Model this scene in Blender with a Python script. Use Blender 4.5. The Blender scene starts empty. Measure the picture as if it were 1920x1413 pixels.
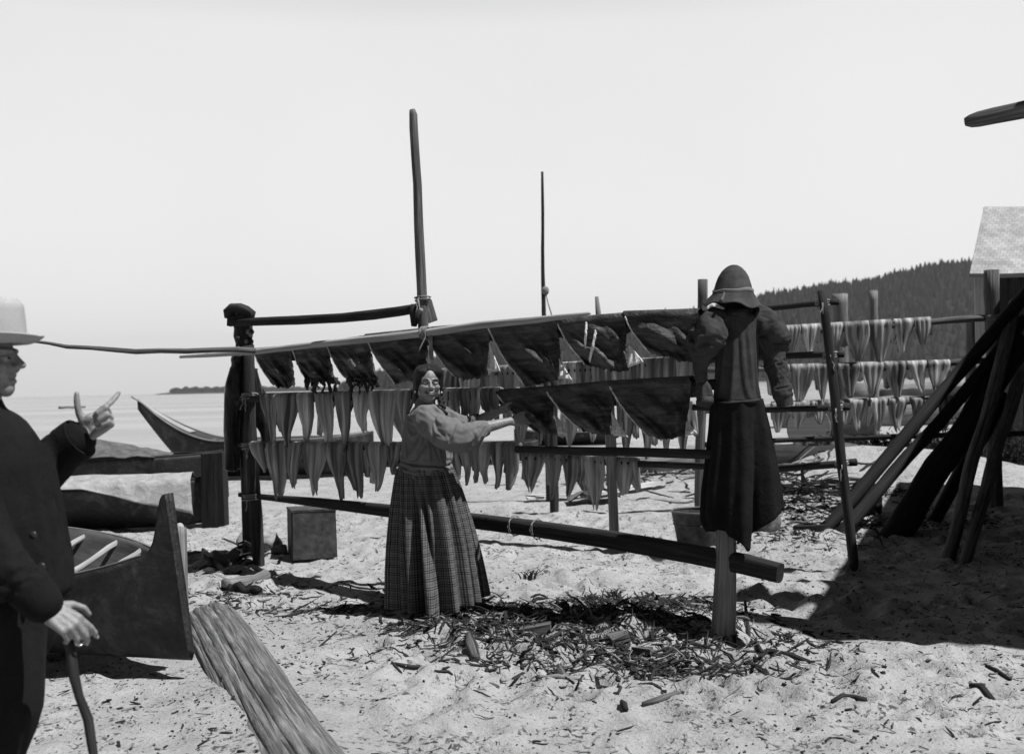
import bpy, math, random
import numpy as np
from mathutils import Vector, Matrix

scene = bpy.context.scene
COL = scene.collection
R = math.radians
sin, cos, pi = math.sin, math.cos, math.pi

# ------------------------------------------------------------------ camera model
F, CX, CY, CAMZ = 2060.0, 960.0, 723.0, 1.42
ROLL = R(1.335)
CR, SR = cos(ROLL), sin(ROLL)

def ray(px, py):
    dx, dy = (px - CX) / F, (CY - py) / F
    return Vector((dx * CR + dy * SR, 1.0, -dx * SR + dy * CR))

def P(px, py, Y):
    """the world point seen at photo position (px, py), Y metres away"""
    d = ray(px, py)
    return Vector((d.x * Y, Y, CAMZ + d.z * Y))

def G(px, py, z=0.0):
    d = ray(px, py)
    t = (z - CAMZ) / d.z
    return Vector((d.x * t, t, z))

class Plane:
    """a vertical plane through two ground points"""
    def __init__(s, a, b):
        s.a, s.b = Vector((a[0], a[1], 0)), Vector((b[0], b[1], 0))
        s.d = (s.b - s.a).normalized()
        s.n = Vector((s.d.y, -s.d.x, 0))          # towards the camera side
        if s.n.y > 0: s.n = -s.n
    def at(s, px, py, off=0.0):
        d = ray(px, py)
        a = s.a + s.n * off
        t = (a.x * s.n.x + a.y * s.n.y) / (d.x * s.n.x + d.y * s.n.y)
        return Vector((d.x * t, t, CAMZ + d.z * t))

# ------------------------------------------------------------------ noise (numpy)
def _lat(seed):
    return np.random.RandomState(seed).rand(256, 256)
_LATS = {}
def vnoise(x, y, scale, seed=0):
    if seed not in _LATS: _LATS[seed] = _lat(seed)
    L = _LATS[seed]
    x = np.asarray(x, float) / scale + 1000.37; y = np.asarray(y, float) / scale + 1000.71
    xi, yi = np.floor(x).astype(int), np.floor(y).astype(int)
    fx, fy = x - xi, y - yi
    fx = fx * fx * (3 - 2 * fx); fy = fy * fy * (3 - 2 * fy)
    a = L[xi % 256, yi % 256]; b = L[(xi + 1) % 256, yi % 256]
    c = L[xi % 256, (yi + 1) % 256]; d = L[(xi + 1) % 256, (yi + 1) % 256]
    return (a * (1 - fx) + b * fx) * (1 - fy) + (c * (1 - fx) + d * fx) * fy - 0.5

def n1(t, seed):
    return float(vnoise(t, seed * 3.17, 1.0, 7 + seed % 5))

# ------------------------------------------------------------------ objects
def tag(o, label=None, cat=None, group=None, kind=None):
    if label: o['label'] = label
    if cat: o['category'] = cat
    if group: o['group'] = group
    if kind: o['kind'] = kind
    return o

def thing(name, label, cat, loc, group=None):
    o = bpy.data.objects.new(name, None)
    COL.objects.link(o)
    o.location = loc
    o.empty_display_size = 0.1
    return tag(o, label, cat, group)

def wloc(o):
    v = Vector(o.location)
    while o.parent:
        o = o.parent; v += Vector(o.location)
    return v

class MB:
    def __init__(s):
        s.v, s.f, s.uv, s.mi = [], [], [], []
    def face(s, idx, uvs=None, m=0):
        s.f.append(tuple(idx)); s.uv.append(uvs or [(0, 0)] * len(idx)); s.mi.append(m)
    # ---- swept tube through pts; radii numbers or (rx, ry); jitter roughens it
    def tube(s, pts, rad, n=10, jit=0.0, seed=0, up=None, cap=True, m=0, square=0.0, round_end=False, twist=0.0):
        pts = [Vector(p) for p in pts]
        N = len(pts)
        if not isinstance(rad, (list, tuple)): rad = [rad] * N
        rad = [(r, r) if not isinstance(r, (list, tuple)) else r for r in rad]
        if round_end:                                    # rounded ends
            def endcap(p, q, r):
                t = (p - q).normalized(); rr = min(r)
                return ([p + t * rr * k for k in (0.6, 0.9, 1.0)], [(r[0] * k, r[1] * k) for k in (0.8, 0.45, 0.08)])
            a, ra = endcap(pts[0], pts[1], rad[0]); b, rb = endcap(pts[-1], pts[-2], rad[-1])
            pts = a[::-1] + pts + b; rad = ra[::-1] + rad + rb; N = len(pts)
        tang = []
        for i in range(N):
            t = pts[min(i + 1, N - 1)] - pts[max(i - 1, 0)]
            tang.append(t.normalized() if t.length > 1e-9 else Vector((0, 0, 1)))
        u = Vector(up) if up else (Vector((0, 0, 1)) if abs(tang[0].z) < 0.9 else Vector((1, 0, 0)))
        rng = random.Random(seed)
        prof = [1 + (rng.random() - .5) * 2 * jit for _ in range(n)]
        b0 = len(s.v); L = 0.0; lens = []
        for i in range(N):
            if i: L += (pts[i] - pts[i - 1]).length
            lens.append(L)
            t = tang[i]
            u = u - t * u.dot(t)
            if u.length < 1e-6: u = t.orthogonal()
            u.normalize(); w = t.cross(u)
            for k in range(n):
                a = 2 * pi * k / n + twist * lens[i]
                ca, sa = cos(a), sin(a)
                if square:                                # squarish section
                    q = (abs(ca) ** 4 + abs(sa) ** 4) ** 0.25
                    g = (1 - square) + square / q
                else: g = 1
                j = prof[k] * (1 + (rng.random() - .5) * jit) if jit else 1
                s.v.append(pts[i] + u * (ca * rad[i][0] * g * j) + w * (sa * rad[i][1] * g * j))
        r0 = max(max(q) for q in rad)
        for i in range(N - 1):
            for k in range(n):
                k2 = (k + 1) % n
                ua, ub = 2 * pi * r0 * k / n, 2 * pi * r0 * (k + 1) / n
                s.face((b0 + i * n + k, b0 + i * n + k2, b0 + (i + 1) * n + k2, b0 + (i + 1) * n + k),
                       [(ua, lens[i]), (ub, lens[i]), (ub, lens[i + 1]), (ua, lens[i + 1])], m)
        if cap:
            uvc = [(cos(2 * pi * k / n) * rad[0][0], sin(2 * pi * k / n) * rad[0][0] * .1) for k in range(n)]
            s.face([b0 + k for k in range(n)][::-1], uvc[::-1], m)
            s.face([b0 + (N - 1) * n + k for k in range(n)], uvc, m)
        return s
    def cone(s, p0, p1, r0, r1, n=10, **k):
        return s.tube([p0, p1], [r0, r1], n, **k)
    # ---- box with centre c, half sizes along the axes ax (3 vectors)
    def box(s, c, hx, hy, hz, ax=None, m=0, jit=0.0, seed=0):
        ax = ax or (Vector((1, 0, 0)), Vector((0, 1, 0)), Vector((0, 0, 1)))
        c = Vector(c); b0 = len(s.v); h = (hx, hy, hz); rng = random.Random(seed)
        for i in (-1, 1):
            for j in (-1, 1):
                for k in (-1, 1):
                    p = c + ax[0] * hx * i + ax[1] * hy * j + ax[2] * hz * k
                    if jit: p += Vector((rng.uniform(-1, 1), rng.uniform(-1, 1), rng.uniform(-1, 1))) * jit
                    s.v.append(p)
        la = max(range(3), key=lambda q: h[q])
        for q in ((0, 1, 3, 2), (4, 6, 7, 5), (0, 4, 5, 1), (2, 3, 7, 6), (0, 2, 6, 4), (1, 5, 7, 3)):
            uv = []
            for t in q:
                co = ((1 if t & 4 else -1) * hx, (1 if t & 2 else -1) * hy, (1 if t & 1 else -1) * hz)
                rest = [co[z] for z in range(3) if z != la]
                uv.append((rest[0] + rest[1] + 1.7, co[la]))
            s.face([b0 + t for t in q], uv, m)
        return s
    # ---- sheet fn(u, v) -> Vector, with thickness
    def sheet(s, fn, nu, nv, thick=0.004, m=0, uvs=(1.0, 1.0), closed_u=False, m2=None):
        m2 = m if m2 is None else m2
        g = np.array([[fn(i / nu, j / nv)[:] for i in range(nu + 1)] for j in range(nv + 1)], float)
        du = np.gradient(g, axis=1); dv = np.gradient(g, axis=0)
        nrm = np.cross(du, dv); l = np.linalg.norm(nrm, axis=2, keepdims=True); nrm = nrm / np.maximum(l, 1e-9)
        A = g + nrm * thick * .5; B = g - nrm * thick * .5
        b0 = len(s.v); W = nu + 1
        s.v += [Vector(p) for p in A.reshape(-1, 3)]; o = W * (nv + 1)
        s.v += [Vector(p) for p in B.reshape(-1, 3)]
        q = lambda i, j: b0 + j * W + i
        U = lambda i, j: (i / nu * uvs[0], j / nv * uvs[1])
        for j in range(nv):
            for i in range(nu):
                s.face((q(i, j), q(i + 1, j), q(i + 1, j + 1), q(i, j + 1)), [U(i, j), U(i + 1, j), U(i + 1, j + 1), U(i, j + 1)], m)
                s.face((o + q(i, j + 1), o + q(i + 1, j + 1), o + q(i + 1, j), o + q(i, j)), [U(i, j + 1), U(i + 1, j + 1), U(i + 1, j), U(i, j)], m2)
        if thick > 0:
            for i in range(nu):
                for j in (0, nv):
                    a, b = (q(i, j), q(i + 1, j)) if j else (q(i + 1, j), q(i, j))
                    s.face((a, b, b + o, a + o), [U(i, j)] * 4, m)
            if not closed_u:
                for j in range(nv):
                    for i in (0, nu):
                        a, b = (q(i, j + 1), q(i, j)) if i else (q(i, j), q(i, j + 1))
                        s.face((a, b, b + o, a + o), [U(i, j)] * 4, m)
        return s
    def ell(s, c, r, ax=None, nu=16, nv=10, m=0):
        c = Vector(c); r = r if isinstance(r, (list, tuple)) else (r, r, r)
        ax = ax or (Vector((1, 0, 0)), Vector((0, 1, 0)), Vector((0, 0, 1)))
        b0 = len(s.v)
        for j in range(1, nv):
            t = pi * j / nv
            for i in range(nu):
                a = 2 * pi * i / nu
                s.v.append(c + ax[0] * (r[0] * sin(t) * cos(a)) + ax[1] * (r[1] * sin(t) * sin(a)) + ax[2] * (r[2] * cos(t)))
        s.v.append(c + ax[2] * r[2]); s.v.append(c - ax[2] * r[2])
        top, bot = len(s.v) - 2, len(s.v) - 1
        for i in range(nu):
            i2 = (i + 1) % nu
            s.face((top, b0 + i, b0 + i2), None, m)
            s.face((bot, b0 + (nv - 2) * nu + i2, b0 + (nv - 2) * nu + i), None, m)
            for j in range(nv - 2):
                s.face((b0 + j * nu + i, b0 + (j + 1) * nu + i, b0 + (j + 1) * nu + i2, b0 + j * nu + i2), None, m)
        return s
    def cap(s, p0, p1, r0, r1=None, n=12):
        """tapered capsule: a limb segment with round ends"""
        r1 = r0 if r1 is None else r1
        p0, p1 = Vector(p0), Vector(p1)
        t = (p1 - p0); L = t.length
        if L < 1e-6: return s.ell(p0, r0)
        t /= L; pts, rad = [], []
        for k in range(5):
            a = pi / 2 * k / 4
            pts.append(p0 - t * r0 * cos(a)); rad.append(max(r0 * sin(a), r0 * .02))
        for k in range(5):
            a = pi / 2 * k / 4
            pts.append(p1 + t * r1 * sin(a)); rad.append(max(r1 * cos(a), r1 * .02))
        return s.tube(pts, rad, n)
    def chain(s, pts, rad):
        for a, b, ra, rb in zip(pts[:-1], pts[1:], rad[:-1], rad[1:]): s.cap(a, b, ra, rb)
        return s
    # ---- make the mesh
    def mesh(s, name):
        me = bpy.data.meshes.new(name)
        me.from_pydata([tuple(v) for v in s.v], [], s.f)
        uvl = me.uv_layers.new(name='UVMap')
        flat = [c for fu in s.uv for t in fu for c in t]
        uvl.data.foreach_set('uv', flat)
        me.polygons.foreach_set('material_index', s.mi)
        return me
    def build(s, name, mats, parent=None, smooth=True, loc=None, sharp=None):
        me = s.mesh(name)
        return place(name, me, mats, parent, smooth, loc, sharp)
    def remesh(s, name, voxel, mats, parent=None, smooth_it=3, disp=None, loc=None, clip=None):
        """weld everything collected here into one continuous skin"""
        me = s.mesh(name + '_raw')
        o = bpy.data.objects.new(name + '_raw', me); COL.objects.link(o)
        md = o.modifiers.new('Remesh', 'REMESH'); md.mode = 'VOXEL'; md.voxel_size = voxel
        if smooth_it:
            sm = o.modifiers.new('Smooth', 'SMOOTH'); sm.factor = 0.5; sm.iterations = smooth_it
        dg = bpy.context.evaluated_depsgraph_get()
        m2 = bpy.data.meshes.new_from_object(o.evaluated_get(dg))
        bpy.data.objects.remove(o); bpy.data.meshes.remove(me)
        m2.name = name
        if disp:
            n = len(m2.vertices); co = np.zeros(n * 3); nr = np.zeros(n * 3)
            m2.vertices.foreach_get('co', co); m2.vertices.foreach_get('normal', nr)
            co = co.reshape(-1, 3); nr = nr.reshape(-1, 3)
            co = co + nr * disp(co)[:, None]
            m2.vertices.foreach_set('co', co.ravel()); m2.update()
        return place(name, m2, mats, parent, True, loc)

def place(name, me, mats, parent=None, smooth=True, loc=None, sharp=None):
    n = len(me.vertices); co = np.zeros(n * 3); me.vertices.foreach_get('co', co); co = co.reshape(-1, 3)
    if loc is None:
        lo, hi = co.min(0), co.max(0)
        loc = Vector(((lo[0] + hi[0]) / 2, (lo[1] + hi[1]) / 2, lo[2] if parent is None else (lo[2] + hi[2]) / 2))
    co = co - np.array(loc)[None, :]
    me.vertices.foreach_set('co', co.ravel())
    if smooth: me.polygons.foreach_set('use_smooth', [True] * len(me.polygons))
    for mt in (mats if isinstance(mats, (list, tuple)) else [mats]): me.materials.append(mt)
    me.update()
    if smooth and sharp: me.set_sharp_from_angle(angle=R(sharp))
    o = bpy.data.objects.new(name, me); COL.objects.link(o)
    if parent:
        o.parent = parent; o.location = Vector(loc) - wloc(parent)
    else:
        o.location = loc
    return o

def subdiv(p0, p1, n, wig=0.0, seed=0, sag=0.0):
    p0, p1 = Vector(p0), Vector(p1)
    out = []; d = (p1 - p0); L = d.length
    a = d.orthogonal().normalized(); b = d.cross(a).normalized()
    for i in range(n + 1):
        t = i / n
        e = min(1, 4 * t * (1 - t) + .25)
        out.append(p0.lerp(p1, t) + a * (n1(t * 5, seed) * wig * e) + b * (n1(t * 5 + 40, seed + 1) * wig * e) - Vector((0, 0, sag * 4 * t * (1 - t))))
    return out

def pole(mb, p0, p1, r0, r1=None, wig=0.03, seed=0, n=10, segs=14, jit=.07, sag=0.0, **k):
    r1 = r0 if r1 is None else r1
    pts = subdiv(p0, p1, segs, wig, seed, sag)
    rad = [(r0 + (r1 - r0) * i / segs) * (1 + .18 * n1(i * .9, seed + 3)) for i in range(segs + 1)]
    return mb.tube(pts, rad, n, jit=jit, seed=seed, **k)

def lashing(mb, p, axis, r, turns=4, pitch=.014, thick=.006, seed=0, tails=2):
    """rope wound round a joint, with loose ends"""
    axis = Vector(axis).normalized(); a = axis.orthogonal().normalized(); b = axis.cross(a)
    rng = random.Random(seed); pts = []
    for i in range(turns * 10 + 1):
        t = i / 10
        rr = r * (1 + .08 * sin(i * 2.1 + seed))
        pts.append(Vector(p) + a * cos(2 * pi * t) * rr + b * sin(2 * pi * t) * rr + axis * (t - turns / 2) * pitch * (1 + .3 * sin(t * 3)))
    mb.tube(pts, thick, 5)
    for k in range(tails):
        q = Vector(p) + a * rng.uniform(-r, r) - Vector((0, r, 0)); pt = [q]
        for i in range(5):
            q = q + Vector((rng.uniform(-.014, .014), rng.uniform(-.01, .004), -rng.uniform(.012, .03))); pt.append(q)
        mb.tube(pt, thick * .7, 4)
    return mb
# ------------------------------------------------------------------ materials (all procedural, all neutral grey)
def nodes(name):
    m = bpy.data.materials.new(name); m.use_nodes = True
    nt = m.node_tree; nt.nodes.clear()
    out = nt.nodes.new('ShaderNodeOutputMaterial')
    bs = nt.nodes.new('ShaderNodeBsdfPrincipled')
    nt.links.new(bs.outputs[0], out.inputs[0])
    return m, nt, bs

def grey(v): return (v, v, v, 1)

def ramp(nt, src, stops):
    r = nt.nodes.new('ShaderNodeValToRGB')
    e = r.color_ramp.elements
    e[0].position, e[0].color = stops[0][0], grey(stops[0][1])
    e[1].position, e[1].color = stops[-1][0], grey(stops[-1][1])
    for p_, c_ in stops[1:-1]:
        x = e.new(p_); x.color = grey(c_)
    nt.links.new(src, r.inputs[0])
    return r.outputs[0]

def noise(nt, vec, scale, detail=4, rough=.6, dist=0.0, w=None):
    n = nt.nodes.new('ShaderNodeTexNoise')
    n.inputs['Scale'].default_value = scale; n.inputs['Detail'].default_value = detail
    n.inputs['Roughness'].default_value = rough; n.inputs['Distortion'].default_value = dist
    if w is not None:
        n.noise_dimensions = '4D'; nt.links.new(w, n.inputs['W'])
    nt.links.new(vec, n.inputs['Vector'])
    return n.outputs[0]

def math_(nt, op, a, b=None):
    n = nt.nodes.new('ShaderNodeMath'); n.operation = op
    for i, x in enumerate((a, b)):
        if x is None: continue
        if isinstance(x, (int, float)): n.inputs[i].default_value = x
        else: nt.links.new(x, n.inputs[i])
    return n.outputs[0]

def mixc(nt, fac, a, b, blend='MIX'):
    n = nt.nodes.new('ShaderNodeMix'); n.data_type = 'RGBA'; n.blend_type = blend
    for i, x in ((0, fac), (6, a), (7, b)):
        if isinstance(x, (int, float)):
            n.inputs[i].default_value = x if i == 0 else grey(x)
        else: nt.links.new(x, n.inputs[i])
    return n.outputs[2]

def bump(nt, bs, h, strength, dist=.01):
    b = nt.nodes.new('ShaderNodeBump'); b.inputs['Strength'].default_value = strength
    b.inputs['Distance'].default_value = dist
    nt.links.new(h, b.inputs['Height']); nt.links.new(b.outputs[0], bs.inputs['Normal'])

def mapping(nt, which='UV', scale=(1, 1, 1)):
    tc = nt.nodes.new('ShaderNodeTexCoord'); mp = nt.nodes.new('ShaderNodeMapping')
    mp.inputs['Scale'].default_value = scale
    nt.links.new(tc.outputs[which], mp.inputs[0])
    return mp.outputs[0]

def objrand(nt, mul=40.0):
    oi = nt.nodes.new('ShaderNodeObjectInfo')
    return math_(nt, 'MULTIPLY', oi.outputs['Random'], mul)

def spec(bs, rough, s=.3):
    bs.inputs['Roughness'].default_value = rough
    bs.inputs['Specular IOR Level'].default_value = s

def wood(name, lo, hi, grain=(60, 3, 1), bs_=.6, rough=.8, cracks=True, blotch=.5, bd=.012):
    m, nt, bs = nodes(name)
    w = objrand(nt)
    v = mapping(nt, 'UV', grain)
    g = noise(nt, v, 1.0, 5, .65, .4, w)
    big = noise(nt, mapping(nt, 'Object'), 3.0, 3, .6, 0, w)
    base = ramp(nt, g, [(.25, lo * .6), (.45, lo), (.7, hi)])
    c = mixc(nt, blotch, base, ramp(nt, big, [(.3, .45), (.7, 1.0)]), 'MULTIPLY')
    if cracks:
        ck = noise(nt, mapping(nt, 'UV', (grain[0] * .45, grain[1] * .25, 1)), 1.0, 2, .5, .3, w)
        c = mixc(nt, 1.0, c, ramp(nt, ck, [(.3, .15), (.36, 1.0)]), 'MULTIPLY')
    nt.links.new(c, bs.inputs['Base Color']); spec(bs, rough, .25)
    bump(nt, bs, g, bs_, bd)
    return m

def cloth(name, col, weave=900, var=.3, rough=.9, fold=.5, sheen=0.0, thr=0.0):
    m, nt, bs = nodes(name)
    v = mapping(nt, 'Object')
    n = noise(nt, v, 9, 5, .6, .5)
    f = noise(nt, v, weave * .35, 2, .5)
    c = mixc(nt, 1.0, ramp(nt, n, [(.25, col * (1 - var)), (.75, col * (1 + var))]), ramp(nt, f, [(.3, .7), (.7, 1.15)]), 'MULTIPLY')
    nt.links.new(c, bs.inputs['Base Color']); spec(bs, rough, .15)
    if sheen: bs.inputs['Sheen Weight'].default_value = sheen
    h = math_(nt, 'ADD', math_(nt, 'MULTIPLY', n, 2.5), math_(nt, 'MULTIPLY', f, .35))
    bump(nt, bs, h, fold, .02)
    return m

M = {}
M['dark_wood'] = wood('dark_wood', .022, .06, (55, 2.5, 1))
M['black_wood'] = wood('black_wood', .009, .028, (45, 2.0, 1), blotch=.3)
M['mid_wood'] = wood('mid_wood', .08, .24, (55, 2.2, 1))
M['pale_wood'] = wood('pale_wood', .16, .40, (50, 1.8, 1))
M['peeled_wood'] = wood('peeled_wood', .32, .55, (40, 1.5, 1), cracks=False, blotch=.3)
M['drift_wood'] = wood('drift_wood', .12, .38, (85, 2.6, 1), bs_=1.0, bd=.02, blotch=.55)
M['white_board'] = wood('white_board', .5, .8, (30, 2, 1), cracks=False, blotch=.2)
def hull_paint():
    """old blackened hull: scuffed, scratched, mottled"""
    m, nt, bs = nodes('canoe_dark')
    v = mapping(nt, 'Object')
    a = noise(nt, v, 3.2, 6, .7, .6); b = noise(nt, v, 22, 5, .7, .4); c_ = noise(nt, mapping(nt, 'Object', (3, 3, 40)), 2.0, 3, .6, 1.5)
    c = ramp(nt, a, [(.32, .010), (.52, .022), (.66, .075)])
    c = mixc(nt, .8, c, ramp(nt, b, [(.3, .45), (.7, 1.4)]), 'MULTIPLY')
    c = mixc(nt, ramp(nt, c_, [(.66, 0), (.72, .5)]), c, .09)
    nt.links.new(c, bs.inputs['Base Color']); spec(bs, .6, .35)
    bump(nt, bs, math_(nt, 'ADD', b, a), .5, .02)
    return m
M['canoe_dark'] = hull_paint()
M['canoe_in'] = wood('canoe_in', .07, .14, (9, 1.4, 1), bs_=.4, rough=.8, blotch=.5)
M['rope'] = cloth('rope', .26, 500, .4)
M['dark_rope'] = cloth('dark_rope', .12, 500, .3)
M['black_cloth'] = cloth('black_cloth', .010, 700, .35, fold=.35)
M['oilskin'] = cloth('oilskin', .014, 60, .4, rough=.28, fold=.2)
M['coat'] = cloth('coat', .009, 900, .3, fold=.35)
M['trousers'] = cloth('trousers', .013, 900, .25, fold=.25)
M['jacket'] = cloth('jacket', .047, 700, .4, fold=.25)
M['blouse'] = cloth('blouse', .165, 1500, .14, fold=.10)
M['canvas'] = cloth('canvas', .36, 600, .35, fold=.5)
M['dark_canvas'] = cloth('dark_canvas', .13, 500, .5, fold=.7)
M['felt'] = cloth('felt', .065, 700, .55, fold=.2)
M['pale_felt'] = cloth('pale_felt', .42, 1500, .05, fold=.03)
M['band'] = cloth('band', .19, 900, .2, fold=.2)
M['sack'] = cloth('sack', .22, 400, .4, fold=.7)
M['seaweed'] = cloth('seaweed', .03, 200, .6, rough=.5)

def skinmat(name, col):
    m, nt, bs = nodes(name)
    v = mapping(nt, 'Object'); n = noise(nt, v, 45, 4, .6); n2 = noise(nt, v, 260, 3, .6)
    nt.links.new(ramp(nt, n, [(.3, col * .78), (.7, col * 1.2)]), bs.inputs['Base Color'])
    spec(bs, .42, .45)
    bump(nt, bs, math_(nt, 'ADD', n, math_(nt, 'MULTIPLY', n2, .5)), .4, .008)
    return m
M['woman_skin'] = skinmat('woman_skin', .21)
M['man_skin'] = skinmat('man_skin', .23)

def plain(name, col, rough=.5, s=.3, metal=0.0):
    m, nt, bs = nodes(name)
    n = noise(nt, mapping(nt, 'Object'), 60, 3)
    nt.links.new(ramp(nt, n, [(.3, col * .85), (.7, col * 1.12)]), bs.inputs['Base Color'])
    spec(bs, rough, s); bs.inputs['Metallic'].default_value = metal
    return m
M['eye_dark'] = plain('eye_dark', .012, .25, .5)
M['lip'] = plain('lip', .10, .4)
M['teeth'] = plain('teeth', .5, .3)
M['nail'] = plain('nail', .5, .3)
M['shell_white'] = plain('shell_white', .85, .25)
M['gold_ring'] = plain('gold_ring', .6, .2, .5, 1.0)
M['button'] = plain('button', .03, .3)

def hair():
    m, nt, bs = nodes('hair')
    n = noise(nt, mapping(nt, 'Object', (160, 160, 12)), 1.0, 3, .6, .3)
    nt.links.new(ramp(nt, n, [(.3, .004), (.75, .014)]), bs.inputs['Base Color'])
    spec(bs, .5, .3); bump(nt, bs, n, .8, .012)
    return m
M['hair'] = hair()

def hide():
    """wet black dried hide with pale scuffs"""
    m, nt, bs = nodes('hide')
    w = objrand(nt)
    v = mapping(nt, 'UV', (7, 12, 1)); v2 = mapping(nt, 'UV', (2.5, 3.5, 1))
    n = noise(nt, v, 1.0, 6, .65, 1.2, w); b = noise(nt, v2, 1.0, 4, .6, .8, w)
    fine = noise(nt, mapping(nt, 'UV', (60, 60, 1)), 1.0, 3, .6, .5, w)
    mp = mapping(nt, 'UV', (3.5, 30, 1)); mp.node.inputs['Rotation'].default_value = (0, 0, -.75)
    strk = noise(nt, mp, 1.0, 5, .65, .7, w)                 # slanting wrinkles, their highlights put into the colour as streaks
    c = mixc(nt, .8, ramp(nt, b, [(.3, .046), (.55, .088), (.78, .18)]), ramp(nt, n, [(.3, .4), (.7, 1.25)]), 'MULTIPLY')
    c = mixc(nt, 1.0, c, ramp(nt, strk, [(.32, .35), (.5, .95), (.68, 1.7)]), 'MULTIPLY')
    scuff = ramp(nt, math_(nt, 'MULTIPLY', fine, b), [(.36, 0), (.43, .35)])
    c = mixc(nt, scuff, c, .22)
    nt.links.new(c, bs.inputs['Base Color']); spec(bs, .68, .28)
    bump(nt, bs, math_(nt, 'ADD', math_(nt, 'MULTIPLY', n, 2.2), math_(nt, 'ADD', math_(nt, 'MULTIPLY', fine, .4), math_(nt, 'MULTIPLY', strk, 1.6))), .8, .02)
    return m
M['hide'] = hide()
M['hide_edge'] = cloth('hide_edge', .7, 260, .25, fold=.5)

def fish(name, lo, hi, trans=.25):
    m, nt, bs = nodes(name)
    w = objrand(nt)
    g = noise(nt, mapping(nt, 'UV', (42, 2.2, 1)), 1.0, 5, .6, .25, w)
    st = noise(nt, mapping(nt, 'UV', (17, .5, 1)), 1.0, 2, .5, .1, w)
    c = mixc(nt, 1.0, ramp(nt, g, [(.30, lo * .6), (.5, (lo + hi) / 2), (.7, hi)]), ramp(nt, st, [(.36, .3), (.6, 1.2)]), 'MULTIPLY')
    rnd = nt.nodes.new('ShaderNodeObjectInfo').outputs['Random']
    c = mixc(nt, 1.0, c, ramp(nt, rnd, [(0, .72), (1, 1.12)]), 'MULTIPLY')
    nt.links.new(c, bs.inputs['Base Color']); spec(bs, .5, .4)
    bump(nt, bs, math_(nt, 'ADD', g, st), .8, .015)
    tr = nt.nodes.new('ShaderNodeBsdfTranslucent'); nt.links.new(c, tr.inputs[0])
    mx = nt.nodes.new('ShaderNodeMixShader'); mx.inputs[0].default_value = trans
    nt.links.new(bs.outputs[0], mx.inputs[1]); nt.links.new(tr.outputs[0], mx.inputs[2])
    out = [n for n in nt.nodes if n.type == 'OUTPUT_MATERIAL'][0]
    nt.links.new(mx.outputs[0], out.inputs[0])
    return m
M['fish'] = fish('fish', .38, .85, .6)
M['fish_pale'] = fish('fish_pale', .42, .9, .55)

def sand():
    m, nt, bs = nodes('sand')
    v = mapping(nt, 'Object')
    big = noise(nt, v, .7, 4, .6); med = noise(nt, v, 6, 5, .65); fine = noise(nt, v, 70, 5, .7); gr = noise(nt, v, 420, 2, .6)
    c = ramp(nt, big, [(.3, .37), (.7, .49)])
    c = mixc(nt, .7, c, ramp(nt, med, [(.25, .72), (.6, 1.05), (.8, 1.12)]), 'MULTIPLY')
    c = mixc(nt, .8, c, ramp(nt, fine, [(.28, .5), (.45, .95), (.7, 1.12)]), 'MULTIPLY')
    c = mixc(nt, .6, c, ramp(nt, gr, [(.25, .6), (.6, 1.1)]), 'MULTIPLY')
    sp = noise(nt, v, 34, 3, .55, .6)                       # scraps of bark and dark grit
    sp2 = noise(nt, v, 3.1, 2, .5)
    k = ramp(nt, math_(nt, 'ADD', sp, math_(nt, 'MULTIPLY', sp2, .35)), [(.76, 0), (.83, .85)])
    c = mixc(nt, k, c, .05)
    dk = noise(nt, v, 120, 2, .5, .8)                        # fine dark grit and shell specks
    c = mixc(nt, ramp(nt, dk, [(.66, 0), (.71, .6)]), c, .07)
    c = mixc(nt, ramp(nt, noise(nt, v, 150, 2, .5, .2), [(.73, 0), (.76, .7)]), c, .75)
    nt.links.new(c, bs.inputs['Base Color']); spec(bs, .95, .1)
    h = math_(nt, 'ADD', math_(nt, 'MULTIPLY', med, 1.3), math_(nt, 'MULTIPLY', fine, .42))
    h = math_(nt, 'ADD', h, math_(nt, 'MULTIPLY', gr, .08))
    bump(nt, bs, h, .75, .05)
    return m
M['sand'] = sand()

def water():
    m, nt, bs = nodes('water')
    v = mapping(nt, 'Object', (.25, 1.0, 1))
    n = noise(nt, v, .9, 4, .6, .3); n2 = noise(nt, mapping(nt, 'Object', (.01, .05, 1)), 1.0, 3, .6)
    nt.links.new(ramp(nt, n2, [(.35, .20), (.65, .34)]), bs.inputs['Base Color'])
    spec(bs, .25, .5); bs.inputs['IOR'].default_value = 1.33
    bump(nt, bs, n, .35, .12)
    return m
M['water'] = water()

def forest(name, lo, hi):
    m, nt, bs = nodes(name)
    n = noise(nt, mapping(nt, 'Object'), .06, 4, .6); n2 = noise(nt, mapping(nt, 'Object'), .5, 3, .6)
    nt.links.new(mixc(nt, .6, ramp(nt, n, [(.3, lo), (.7, hi)]), ramp(nt, n2, [(.3, .6), (.7, 1.2)]), 'MULTIPLY'), bs.inputs['Base Color'])
    spec(bs, 1.0, 0.0)
    return m
M['forest'] = forest('forest', .016, .034)
M['hillside'] = forest('hillside', .016, .03)

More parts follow.
